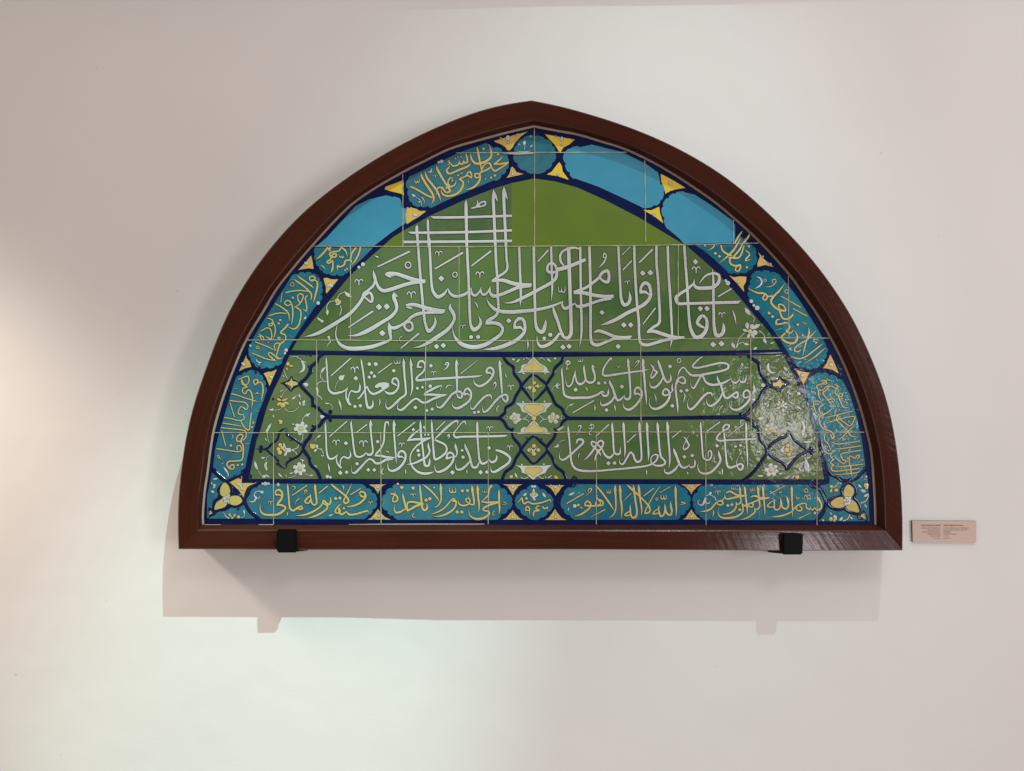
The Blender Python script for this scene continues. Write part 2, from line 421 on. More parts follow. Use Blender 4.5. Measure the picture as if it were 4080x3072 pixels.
# ------------------------------------------------------------------ drawing notes: marks on the tiles, measured in the photograph
T = {}
T['cart_bism'] = '''
W 2740 1900 4
s 36: 610,255,24 680,235,34 760,280,36 830,300,36 945,295,18
s 34: 900,310,20 750,330,36 640,355,36 600,340,26 585,275,5
s 32: 595,300,10 560,370,26 490,390,26 430,440,32 370,510,36 290,545,36 185,555,4
s 30: 480,385,20 540,390,28 560,430,30 510,450,28 460,425,20
h 480,250 56
s 14: 690,160,6 700,195 725,190 725,155,6
s 14: 725,165,6 735,200 755,195 765,150,6
s 34: 825,150,5 830,210,40 840,330,30 845,400,30 800,440,28 770,400,8
p: 825,150 845,190 850,210 835,200
s 34: 770,410,6 770,480,32 720,550,36 630,590,28 535,595,4
d 637,458 30
d 703,445 30
s 34: 905,145,5 910,210,40 925,350,32 945,500,30 950,610,5
p: 905,145 935,205 940,225 915,205
s 34: 1005,320,24 1070,305,34 1150,335,36 1240,340,36 1310,325,14
s 34: 1290,345,14 1150,360,36 1060,400,32 980,430,30 900,460,32 850,410,12
s 28: 980,430 970,470,26 1030,480,30 1040,430,28 1000,420,20
s 32: 860,420,14 880,500,32 860,580,34 760,640,40 620,660,40 520,640,28 480,570,14 500,480,4
d 828,525 30
s 14: 990,175,6 1000,215 1025,210 1025,170,6
s 14: 1025,185,6 1035,220 1055,215 1060,170,6
s 34: 1112,140,5 1118,200,44 1130,330,32 1145,480,32 1100,520,32 1060,500,10
p: 1112,140 1135,190 1140,210 1125,200
s 32: 1060,500,6 1070,560,32 1000,620,36 920,665,26 830,685,4
s 34: 1192,135,5 1198,200,42 1210,350,32 1225,500,28 1230,620,5
p: 1192,135 1220,195 1228,215 1205,200
s 22: 1315,270 1545,145,16
s 12: 1455,225,5 1465,255 1485,250 1485,225,5
s 12: 1485,235,5 1495,255 1500,225,5
s 30: 1370,345,8 1380,420,28 1380,500,30 1420,530,34 1470,490,28 1480,320,6
s 28: 1410,370,8 1330,400,22 1270,465,30 1310,485,24 1370,480,24
s 34: 1480,320,6 1490,420,34 1510,490,34 1570,510,40 1605,450,34 1590,370,38 1575,305,5
s 34: 1652,135,5 1655,200,40 1660,380,30 1670,530,28 1662,660,4
p: 1652,135 1675,185 1682,205 1662,195
s 34: 1700,500,24 1650,560,30 1540,610,36 1430,635,30 1320,640,4
s 32: 1690,510,30 1760,450,30 1880,425,28 1890,490,26 1940,520,32 1960,470,8
s 30: 1740,480,20 1730,520,26 1790,545,30 1820,510,26 1780,465,20
s 32: 1945,500,10 1990,525,32 2030,480,8
s 34: 2020,490,10 2060,530,32 2125,500,36 2120,420,34 2070,340,44 2060,305,5
s 16: 1730,310,10 1730,340 1780,325,8
s 14: 1720,370,6 1785,345
h 1903,325 62
o 1888,220 28 14
d 2027,578 28
s 24: 1772,665 1955,575,14
s 24: 405,530,14 410,590,24 395,640,3
s 18: 1148,580,14 1150,645,5
'''
T['cart_hay'] = '''
W 1200 1900 4
s 30: 1425,270,34 1480,280,30 1530,320,34 1530,380,32 1480,400,30 1455,370,28 1480,300,24 1505,225,8
d 1540,115 24
d 1602,170 34
d 1782,180 34
h 1782,295 52
s 38: 1615,260,5 1625,320,36 1650,420,40 1690,530,44 1740,520,40 1820,470,46 1920,440,44
s 36: 1690,430,24 1730,400,36 1830,410,40 1950,440,36
s 36: 1660,510,20 1580,560,40 1510,570,36 1485,530,24 1490,420,4
s 34: 1690,400,20 1690,520,24 1705,580,6
s 38: 1890,120,5 1895,200,36 1910,330,40 1930,500,40 1970,535,44 2010,490,36 1995,420,8
d 1990,372 34
d 2050,350 34
s 34: 1945,125,6 1990,160,34 2080,240,34 2160,330,30 2205,400,8
s 16: 1770,580,8 1790,590 1770,625,20 1795,650 1830,640,4
d 2120,172 20
W 1740 1900 4
s 34: 62,105,5 62,180,44 70,320,30 60,400,28 10,470,26 -50,490,4
p: 62,105 80,150 95,195 72,180
s 18: 200,175,8 210,240,24 240,255,22 250,180,8
s 18: 250,200,8 260,245,22 300,245,22 300,170,8
d 408,225 32
d 490,220 32
s 32: 250,395,30 290,370,30 260,350,28 215,390,26 150,470,30 60,540,32 -50,585,20 -110,600,4
s 34: 250,385 310,400,36 280,500,36 180,580,40 80,620,34 -60,635,4
s 30: 340,375,6 360,440,30 420,460,34 500,440,30 530,380,26 500,340,26 460,370,26 490,410,24 540,440,30 590,440,34 585,330,36 565,200,44 560,125,5
p: 560,125 580,175 597,215 570,200
s 36: 648,125,5 650,190,46 660,330,36 675,470,32 665,570,5
p: 648,125 672,185 690,215 660,200
s 12: 725,205,5 735,245 755,245 760,205,5
s 12: 760,225,5 765,250 790,245 790,205,5
s 34: 880,190,3 870,140,30 835,210,30 815,300,32 720,390,14
s 36: 715,400,20 820,410,40 1000,400,30
s 34: 1010,410,20 880,440,34 760,490,36 740,530,30 830,560,34 830,600,40 740,660,46 620,670,40 540,630,26 510,550,12 530,480,4
s 36: 990,200,5 990,260,38 995,420,34 1000,530,30 990,605,4
d 325,562 34
d 400,562 34
s 16: 1065,390,10 1080,410 1110,390,8
s 18: 1040,445,8 1120,430
s 14: 890,550,6 920,545 890,590 905,615 935,600,4
'''
T['cart_hu'] = '''
W 830 1440 3.3327
s 22: 640,290,16 660,260 630,240 600,260 620,310,24 670,280 710,290 725,370,28 715,460 695,545,4
s 20: 395,240,14 460,215 520,200,24 540,250 510,310 470,300 440,240 450,300 500,330 520,350
s 22: 520,340 460,360 455,410 490,430 515,390 545,380 580,450,26 585,540 570,630,5
s 20: 305,430,24 400,455 500,490 600,520 660,540,4
s 20: 285,520,24 400,535 490,550,22 525,600 500,640,22 440,600 405,640 400,700 470,710,22
s 18: 285,545 345,735
s 20: 210,745,22 320,765 400,785 470,770 470,720
s 20: 195,820,22 320,840 440,860,14
s 20: 165,880,22 300,895 430,910 490,930,20 500,1000 460,1050
s 22: 430,785 460,850 500,900 540,910 550,850 570,680,20
b 595,815 15
b 580,875 15
s 18: 640,660,12 680,660,4
s 24: 450,1060 380,1060 380,1010 420,970 460,990 430,1060 460,1120 460,1240 440,1310 350,1325 270,1330 245,1370 280,1420 330,1430,20 340,1380 300,1380 280,1420
s 20: 110,1160,22 250,1180 400,1200 440,1180 420,1120 380,1130 385,1180
s 18: 175,920 230,1125
d 300,1118 22
b 390,1378 15
b 450,1370 16
s 12: 125,1240 150,1270 140,1290 115,1250
s 8: 150,1280 205,1330,3
s 14: 310,970,10 330,1000 305,1035,8
s 14: 620,440,10 650,410 650,430 690,425,6
s 16: 345,365,12 405,355,6
s 12: 495,1095 555,1095,6
'''
T['cart_huwa'] = '''
W 2220 1900 4
s 24: 150,425 425,265,26
s 22: 490,240,16 500,200,20 540,185,22 540,220,22 440,325,3
s 34: 440,460,30 450,410,30 490,390,34 530,430,34 520,490,36 440,560,40 350,610,34 260,630,4
s 34: 440,460 540,465,36 640,460,34 720,450,34 720,390,34 640,350,30 630,290,14
s 30: 630,380,24 610,430,28 640,460,28 690,420,24 660,370
s 34: 610,140,20 660,190,34 740,290,36 830,420,34 910,540,8
s 34: 925,125,5 920,190,44 930,330,32 930,520,30 890,610,26 820,660,5
p: 925,125 940,180 955,235 935,200
s 18: 790,210,8 795,255 820,255 820,210,8
s 18: 820,225,8 830,260 850,250 852,205,8
s 24: 535,645,10 765,520,26
s 36: 995,125,5 1000,190,46 1010,350,36 1030,520,36 1015,680,4
p: 995,125 1015,180 1035,230 1005,200
s 20: 1055,385,10 1180,262,20
s 34: 1105,120,5 1170,180,44 1290,290,34 1400,400,32 1470,490,34 1470,560,34 1400,580,34 1410,530,28 1450,450,22 1540,290,22 1635,155,12
s 36: 1210,120,5 1220,200,40 1240,350,34 1270,560,36 1250,640,46 1200,650,40 1170,600,34 1165,520,30 1160,440,8
s 30: 1170,540,24 1080,600,34 1090,620,30 1160,610,28
s 34: 1295,120,5 1300,190,44 1320,350,32 1345,520,30 1340,635,4
s 22: 1380,305 1540,182,22
s 14: 1640,250 1805,155,16
o 1588,355 18 14
s 18: 1650,290,8 1660,350,22 1690,350 1695,290,8
s 18: 1695,300,8 1710,355,22 1735,345 1735,285,8
s 32: 1610,450,6 1640,480,10 1560,540,24 1525,590,32 1560,590,30 1610,580,26
s 34: 1610,460,8 1620,560,34 1650,630,38 1700,600,34 1715,430,10
s 34: 1715,425,6 1720,500,36 1740,580,40 1800,610,40 1825,560,34 1810,470,40 1805,390,5
s 36: 1885,140,5 1885,200,40 1890,380,34 1898,530,30 1890,655,4
s 18: 1990,385,10 1980,410 2040,405,10
s 20: 1950,450,8 2050,420,20
'''
T['cart_kursi'] = '''
W 2990 1460 3.3327
s 18: 930,190,12 985,185 1010,230 950,230 1000,200 1025,155,10
s 18: 1085,200,8 1030,180
s 18: 960,230 880,260 890,300 950,320 1010,270 1080,260 1090,270
s 20: 900,320 905,390 940,460,10
s 20: 1050,260 1000,320 960,350 990,400 1030,440 1100,430 1125,470,10
s 18: 1010,420 1060,490 1100,520,10
s 18: 1090,270 1140,290 1160,260 1115,240
s 20: 1150,290 1120,340 1170,400 1210,400 1220,370 1190,360 1170,400 1200,480 1240,545 1310,540,10
s 20: 970,530,8 920,470 840,470 850,560 890,640,12
s 20: 970,500 910,560 930,620 990,630 1050,590 1100,545,8
s 18: 990,680,14 1130,650 1250,620 1365,590,16
s 18: 1000,755,10 1150,710 1270,680 1385,665 1370,720 1320,790 1240,740 1170,690
s 22: 980,640 915,680 920,760 970,830 1060,860 1110,930 1090,960 1060,900
s 20: 1170,640 1140,700 1200,770 1280,850 1330,920 1420,940,10
s 20: 1395,770,8 1310,850 1240,920 1130,1005,5
s 18: 990,910 980,970 1030,1030 1070,1120,8
s 18: 1455,990,18 1300,1015 1150,1030 1060,1000,10
s 18: 1470,1055,18 1330,1075 1190,1095 1110,1095,8
s 18: 1475,1115 1300,1140 1200,1170 1230,1240 1270,1260 1240,1290 1180,1260 1120,1200
s 18: 945,1010 970,1100 1030,1160 1080,1150 1060,1190 1100,1240
s 18: 1420,1230 1450,1190 1420,1180 1390,1220 1320,1190 1310,1240 1320,1330
s 18: 1490,1300,18 1350,1315 1220,1330 1100,1320,8
s 18: 1450,1355,18 1300,1375 1170,1390 1090,1390
s 18: 1430,1410,18 1300,1425 1110,1440,6
s 20: 1330,1310 1335,1400 1350,1470,6
s 18: 1100,1240 1060,1280 1100,1310 1070,1350 1090,1390
b 1270,350 12
b 1265,440 12
b 1300,440 12
b 1280,480 12
b 1160,530 12
b 1180,575 12
b 1120,605 12
b 1485,1245 12
b 830,580 12
b 822,535 12
b 1060,365 12
d 1305,730 14
s 12: 850,350 805,385,4
s 12: 1125,790 1095,800,4
'''
T['cart_sam'] = '''
W 1163 950 3
s 28: 430,105 380,170 330,220 290,250,6
s 26: 460,150 440,130 470,105
s 24: 590,105 560,150 500,160 450,180 470,220 520,220 530,190 490,190 460,250 420,280 440,300 480,270 490,320 480,380 465,410,5
s 18: 565,205,6 580,230 595,210,6 605,235 620,205,6
s 24: 590,105 640,150 665,215,6
s 26: 690,260 640,270 620,320 570,340 545,330 545,390,5
s 26: 770,110 720,170 700,240 710,290
s 26: 820,105 800,180 760,260 705,325,5
b 660,365 12
b 635,382 12
s 16: 345,320,12 380,345 405,375,3
'''
T['cart_sana'] = '''
W 1740 1900 4
s 26: 1270,430,4 1320,380,18 1360,340,28 1370,400,30 1400,430,32 1450,400,28 1480,410,30 1520,430,32 1640,420,30 1750,385,28 1800,370,26 1820,390,14 1800,430,4
d 1428,345 28
s 30: 1430,545,26 1415,510,26 1440,475,26 1475,500,28 1475,600,8
s 28: 1410,535 1470,535,20
s 30: 1640,465,20 1600,470,26 1580,510,26 1630,530,34
s 30: 1640,540,24 1560,550,34 1540,590,30 1550,650,5
s 28: 1690,470,20 1700,500,30 1750,500,30 1765,480,20 1770,545,6
'''
T['cart_sh'] = '''
W 2450 950 3
s 26: 1265,80,20 1290,150 1350,190,28 1400,210,20
s 24: 1500,0,8 1430,120,26 1350,210 1245,295,4
s 24: 1560,0,6 1490,130 1410,230,22
s 28: 1380,230,22 1370,270,26 1390,310 1450,330 1500,320,24 1480,390,20 1440,380,18 1450,340,16
s 18: 1360,230 1470,230
s 22: 1540,90,16 1520,160 1480,230 1400,240,16
s 20: 1560,140,14 1610,190 1570,240,22 1560,270,16 1620,250,8
d 1200,180 20
d 1248,215 20
b 1600,95 14
b 1575,345 14
s 18: 1110,145,4 1170,110 1190,80,18
b 1075,85 12
s 24: 1430,60,18 1480,-30,24 1525,-90,4
s 22: 1545,50,18 1600,-30 1612,-60,4
'''
T['cart_wal'] = '''
W 880 1080 4
s 28: 1440,165,24 1480,150 1500,110 1460,85 1415,100 1425,150 1480,140,22 1535,180,30 1530,280,34 1500,400,32 1470,520,4
s 30: 1205,70,6 1260,110 1350,170 1430,230 1480,275,8
s 30: 1155,130,6 1210,165 1300,230 1390,310 1440,370 1440,430,24 1425,470,6
s 28: 1030,345 1120,325 1250,310 1390,325,20
o 1137,215 28 14
s 16: 975,345 955,495
s 28: 1385,390,24 1345,430 1360,520 1370,590 1355,640,24 1310,600,5
s 26: 1170,575,14 1240,540 1290,470 1310,400 1270,360 1225,390,22 1230,460 1260,500
s 28: 1190,580 1260,620 1275,690 1260,790 1230,880,32 1160,925 1075,890,10
d 1147,425 24
s 26: 1110,530,22 1080,550 1040,545 1015,510 1040,475 1090,480 1130,540,28 1145,640,30 1140,760 1120,870,4
s 26: 860,520,22 930,555 1010,610 1070,670,28 1090,740,22 1085,800,5
s 26: 765,715 850,685 950,670 1050,680,18
s 24: 740,750 800,770 830,810 800,835 760,850 775,875 810,870 830,830 865,900 860,1000 825,1105,4
b 945,783 20
b 920,835 20
s 14: 850,560,3 840,640,8
s 24: 635,960,24 740,905 785,930 810,1010 800,1080,26 750,1065 700,1030,4
s 34: 1075,845 1020,910 950,985,30 1020,1020,26 1030,1090,26 970,1150
s 22: 600,985,5 620,1020 670,1050 680,1095 640,1085 625,1040 575,1055,10
s 24: 545,1130 650,1170 760,1215 860,1265,14
s 20: 905,1055 925,1100 945,1070 910,1050
s 26: 970,1130 930,1200 900,1300 880,1380 920,1400 985,1385,14
s 24: 880,1275,14 850,1200 880,1150 930,1160 915,1230 900,1280
d 755,1138 16
s 16: 560,1215 590,1200 605,1230 570,1235 555,1210
s 12: 610,1230 655,1300,4
s 26: 500,1310,22 600,1350 720,1400 870,1430,18
s 24: 860,1425 790,1370 755,1320 790,1300 850,1350 930,1390
s 12: 1090,1025,10 1140,1060,3
'''
T['cart_wala'] = '''
W 800 1880 4
s 36: 1195,370,30 1195,310,30 1250,290,40 1295,340,40 1290,420,40 1240,490,44 1215,520,30
s 36: 1205,530,24 1290,535,40 1350,570,30 1320,620,44 1220,680,46 1100,690,46 990,670,36 945,600,20 955,510,8 985,400,4
s 30: 1200,370 1260,370,30 1290,400,10
d 1235,207 34
h 1115,495 54
s 34: 1382,185,5 1385,250,32 1400,400 1420,580,36 1470,620,40 1550,570,36 1600,550,30 1620,590,30 1580,600,36 1540,580,30
s 14: 1505,555,4 1505,500,8 1550,440,22 1590,425,6
s 24: 1372,640,8 1382,670,22 1370,715,4
s 20: 1455,380 1695,215,22
s 16: 1460,235 1495,235 1500,265 1470,295,6
s 16: 1660,330,10 1650,305 1680,290,18 1690,310 1630,380,3
s 36: 1815,190,5 1820,250,44 1835,380,36 1845,500,36 1810,530,34 1770,500,30 1750,430,30 1740,350,10
s 32: 1765,380,10 1720,400 1660,470,36 1670,495,30 1720,500,30 1745,450,24
p: 1815,190 1840,225 1862,255 1835,235
s 20: 1885,340 2015,235,22
s 34: 2060,400,5 2070,460,34 2050,520,34 2000,500,36 1960,460,34 1940,490,28 1990,530,30 2020,540,30 2000,600,36 1880,680,40 1780,720,30 1705,735,4
s 32: 1960,465,24 1900,560,32 1780,640,40 1640,690,36 1505,700,4
W 1200 1900 4
s 34: 470,110,6 510,150,34 600,220,36 700,300,36 750,360,36 750,400,34 700,425,34 675,390,30 700,330,26 760,210,22 805,110,6
s 24: 280,262,18 420,148,24
d 550,347 32
d 617,340 32
s 20: 780,288 950,185,20
s 36: 925,270,36 960,235,30 1010,260,36 1025,320,36 960,400,40 860,455,36 770,475,24 710,470,4
s 36: 935,290,36 980,320,34 1020,300,20
h 1103,420 46
s 30: 650,430,5 600,460,26 540,550,32 560,580,28 620,560,30 600,500,30 610,580,40 650,600,40 720,560,30 760,600,40 850,600,38 960,570,34 1050,545,32 1075,575,8
d 680,505 24
s 20: 655,120,8 672,165,24 675,215,3
'''
T['cart_ya'] = '''
W 2450 950 3
s 24: 1595,600,8 1700,650 1790,660,26 1820,700 1800,735,20 1765,720,20 1790,670,18
s 22: 1820,695 1880,690
s 28: 2030,535,5 1960,630,22 1890,700 1865,760,30 1920,830,32 1990,860,32 2040,860,24 2010,800,22 1960,790,20 1960,840,22 1980,900,26 2000,950,26 2060,965,28 2120,920,24 2128,895,6
s 20: 1925,1030 1930,980 1975,965,8
s 20: 1930,1030 2000,1020,22 2060,1010 2090,1060 2050,1110,26 2100,1130 2135,1090,6
s 26: 2040,1130,20 1990,1180,24 2050,1240,32 2140,1250,30 2180,1180,28 2150,1100,8
d 1842,893 20
d 1883,935 20
d 2185,1030 16
o 2050,635 20 12
s 13: 1890,540 1880,500 1920,490 1920,530 1860,575,10 1780,580,3
s 14: 1985,690 2220,825,20
s 16: 2130,840 2300,930,20
W 2990 1060 3.3327
o 720,755 14 8
s 10: 690,745 720,770 765,755,4
d 627,777 22
d 693,918 20
d 525,1098 20
s 22: 770,820,8 780,880,28 750,970 720,1080 690,1200,4
s 24: 870,855,6 800,930 740,985 650,1040 590,1090 590,1130 640,1135 670,1105,6
s 16: 905,985 850,975 835,1000 880,1010 860,1030 905,1010,4
s 22: 960,1030,8 900,1080 820,1140 740,1200 660,1230 590,1220 530,1190,4
s 20: 995,1085,6 930,1140 850,1210 700,1305,4
s 8: 415,830,8 330,850,3
'''
T['cart_yh'] = '''
W 1563 500 3
s 30: 340,570,6 355,620 420,730 480,820 495,880,24 465,945,4
s 30: 390,550,6 410,620 470,700 530,780 560,840,26 580,910,4
s 26: 215,730 300,770 400,830 480,865
s 16: 260,650,8 285,690 300,660,8 310,688 330,640,8
s 30: 525,480,6 540,530 590,620 640,700 690,785 640,800,26 590,745,24 540,750,24 530,830,8
s 22: 735,630,8 690,630 665,680 690,730,28 740,715 765,655,6
s 22: 665,700 640,760
d 718,658 16
s 32: 580,760,6 600,820,24 670,845 780,810 840,730 845,680,24 800,640,24
s 22: 800,640 850,620 900,600 940,625 945,580 915,555 880,600
d 785,598 14
d 828,572 14
s 26: 870,770,6 960,745,28 1030,680,30 1050,610 1020,575,22 985,585,26 1000,625,24 1045,615,20
s 24: 1040,585 1060,560 1130,530,26 1180,490 1150,450,20 1090,480,20 1070,530
s 26: 1010,250,4 1020,300,30 1045,430 1070,560,12
s 34: 935,340,10 950,410,26 1000,455 1080,445,36 1160,400 1185,340,28 1155,225,8
d 1090,280 20
s 24: 1215,465 1270,420 1320,370,8
s 24: 1215,465,18 1300,460,28 1390,440,22
s 26: 1385,450,18 1290,510 1220,545 1180,490,18
d 1180,625 18
d 1225,600 18
s 14: 1115,625 1110,670,3
s 16: 905,660 915,700,4
s 24: 880,340,20 898,430 865,450 850,415,6 840,460 810,460 800,425,6 785,470 720,482 690,440,8
s 28: 690,480,14 650,540 680,578 800,530 900,490 940,455,8
s 13: 690,410 665,430 690,450 660,470
d 755,395 12
d 785,378 12
d 820,372 12
s 18: 350,855 380,900,14 380,935,4
h 515,605 30
d 1262,345 18
'''
T['fields'] = '''
W 1563 500 3
k turq yh: 790,322 1110,207,.12 1210,262,.3 1320,310,.25 1385,390,.25 1392,450,.25 1365,530,.3 1310,590,.3 1215,660 900,795 640,905 480,985,.25 425,965,.2 340,972,.25 230,925,.25 195,850,.25 190,765,.3 185,640,.2 240,590 500,462
k turq -: 1700,122,.2 1830,162,.25 1915,240,.2 1955,345,.25 1915,450,.25 1850,530,.2 1700,575,.2 1585,540,.25 1490,455,.25 1445,365,.1 1452,305,.2 1485,235,.2 1555,155,.2
k yel -: 1195,180 1630,65 1540,140 1470,220 1445,270 1405,310 1370,300 1340,260 1280,225 1235,210
k yeln -: 1810,95 1990,125 2200,162 2120,235 2050,270 2005,350 1970,290 1935,235 1880,180
k yel -: 1435,480 1465,510 1490,550 1585,580 1350,635 1385,590 1400,550 1410,500
k yeln -: 1998,420 2035,480 2045,545 2125,660 1980,615 1830,588 1900,545 1940,490
k yeln -: -90,725 40,680 140,640 145,700 140,760 150,850 90,820 0,800 -100,770
k yel -: 210,960 240,975 300,990 330,1015 420,1015 290,1110 165,1190 195,1140 195,1080 200,1010
W 2100 380 1.4747
k turqn -: 310,302 380,286 560,330 700,400 770,450,.05 785,520,.3 805,570,.2 785,620,.3 745,648,.2 665,656 560,605 420,540 285,492,.3 250,455,.25 225,400,.2 213,350,.2 255,310,.2
k turqn -: 930,568,.0 985,580 1080,640 1205,730 1225,760 1225,868 920,876 895,845 830,790,.2 805,720,.25 798,650,.25 830,600,.25 870,575,.2
k yeln -: 780,453 860,495 940,545 885,555 845,565 810,585 800,540 785,510
k yeln -: 675,672 730,670 780,648 785,690 805,758 740,710
W 2450 950 3
k turq sh: 950,75 1440,68 1440,0 1480,-60 1560,20 1655,90,.25 1688,200,.3 1655,330,.3 1600,385,.25 1500,412,.3 1430,415,.25 1330,390 1180,250 1060,150
k yel -: 1705,150 1800,250 1912,345 1850,340 1800,325 1740,340 1695,350 1695,290 1725,220
k yel -: 1355,435 1420,455 1500,445 1582,450 1575,520 1545,575 1552,655 1460,550
W 2990 1060 3.3327
k turq ya: 10,170,.3 40,90,.25 150,70,.3 270,85,.25 345,90,.2 410,140 520,265 640,425 780,645 900,835 980,985 1020,1080,.3 1010,1160,.3 985,1240,.3 930,1310,.25 840,1362,.25 720,1350,.25 600,1305 545,1235 450,1080 370,950 230,760 100,600 -10,480,.3 -20,420,.3 -25,330,.3 0,240,.3
k yel -: 1060,1150 1110,1250 1190,1440 1140,1420 1080,1385 1010,1370 945,1365 1000,1290 1030,1220
k yel -: 590,1365 700,1395 805,1410 760,1480 735,1530 705,1600 650,1490
W 2990 1460 3.3327
k turq kursi: 730,290,.25 770,215,.3 845,115,.3 950,90,.3 1050,115,.3 1160,165,.2 1240,200 1330,380 1420,680 1490,1000 1530,1300,.2 1500,1350,.3 1430,1425,.3 1320,1485,.2 1190,1470,.2 1085,1420,.2 1030,1365 980,1200 920,950 850,720 770,500 738,370
W 2100 1300 1.4747
k turq -: 1773,922 1775,875 1840,905 1890,920 1940,900 1993,848 2005,905 2015,1148 1705,1148 1740,1110 1775,1040 1745,975 1715,935
k turq huwa: 195,1035,.1 215,985,.3 260,945,.3 300,925 880,925,.1 910,945,.3 945,985,.3 957,1035,.3 935,1085,.3 905,1110,.2 880,1140 290,1140,.2 250,1112,.3 215,1080,.2
k turq bism: 975,1035,.3 1000,975,.3 1040,935,.2 1080,928 1650,928,.2 1690,955,.25 1735,985,.25 1765,1030,.25 1745,1085,.2 1715,1115 1690,1142 1060,1142,.2 1010,1110,.3 985,1075,.2
k yel -: 90,930 235,928 210,950 195,975 180,990 168,1015 150,980 135,960 115,945
k yel -: 165,1058 185,1090 210,1120 245,1142 90,1142 120,1120 140,1095
k yel -: 890,926 1040,924 1010,945 985,970 965,1005 945,970 920,945
k yel -: 965,1060 985,1090 1005,1115 1035,1140 900,1140 925,1120 945,1090
W 650 1300 1.4747
k turq wala: 490,1032,.25 510,985,.3 550,945,.2 570,927 640,922 1160,924,.2 1195,950,.3 1228,975,.3 1255,1030,.3 1232,1078,.3 1205,1110,.2 1170,1137 560,1135 535,1105,.2 510,1085,.3
k turq hay: 1285,1032,.3 1305,985,.3 1345,948,.3 1375,925 1960,924,.2 1985,950,.3 2025,985,.3 2050,1030,.3 2025,1080,.3 1990,1105,.2 1955,1140 1390,1140,.2 1350,1115,.3 1315,1085,.3
k turq -: 285,852 330,895 385,935 350,960 320,1000 340,1020 300,1060 290,1120 255,1130 255,1000
k turq -: 360,1085 430,1045 470,1040 500,1090 545,1132 260,1132 330,1085
k yel -: 470,862 465,917 545,920 500,945 485,975 475,1015 440,965 400,930 385,915 415,900 445,880
k yel -: 1195,925 1325,925 1300,940 1280,965 1265,1005 1250,980 1235,955
k yel -: 1262,1060 1285,1090 1310,1115 1350,1140 1187,1140 1215,1120 1240,1090
k yel -: 1983,925 2125,925 2095,945 2075,970 2055,1012 2035,975 2015,945
k yel -: 2055,1065 2075,1095 2100,1120 2130,1140 1980,1140 2010,1120 2035,1090
W 1740 1900 4
k turq sana: 1248,410,.25 1310,270,.25 1430,195,.25 1545,120,.25 1645,190,.25 1765,255,.25 1860,410,.25 1770,570,.25 1660,650,.25 1550,690,.2 1430,630,.25 1330,530,.25
W 650 380 1.4747
k turqn -: 897,887 960,832 1128,648 1210,608 1300,587,.1 1345,595,.2 1400,615 1405,655 1435,665,.3 1435,725,.2 1405,765 1340,810 1240,887
k yel -: 1420,700 1430,650 1480,670 1552,680 1500,720 1425,762
W 1163 950 3
k turq sam: 275,102 985,102 860,230 690,385,.2 640,425,.3 540,435,.25 440,425,.25 360,390,.3 320,340,.3 285,270,.3 272,190,.2
k yel -: 235,185 255,270 270,375 200,365 130,375 60,388 150,285
W 880 1080 4
k turq wal: 1130,62,.15 1225,45,.3 1340,30,.3 1460,40,.3 1545,85,.25 1585,150,.25 1615,260,.3 1595,370,.3 1612,460 1500,585 1350,805 1200,1040 1080,1250 985,1430,.3 870,1510,.3 730,1535,.2 620,1550,.25 530,1480,.25 470,1390,.2 440,1290,.2 445,1210 500,1080 640,840 800,590 960,330
k yel -: 1620,105 1690,95 1760,120 1895,120 1790,250 1680,380 1660,330 1665,260 1645,200
k yel -: 410,1320 420,1380 470,1440 500,1535 390,1560 270,1615 340,1460
W 830 1440 3.3327
k turq hu: 360,220,.25 440,180,.3 510,140,.25 610,120,.25 690,170,.25 735,240,.3 760,330,.25 780,405 740,520 680,660 610,900 560,1100 505,1375,.2 440,1450,.3 345,1515,.3 250,1560,.3 160,1515,.3 100,1430,.3 60,1375 80,1180 150,900 230,640 320,330
k yel -: 720,155 780,130 840,125 925,90 870,220 810,350 790,290 760,220
'''
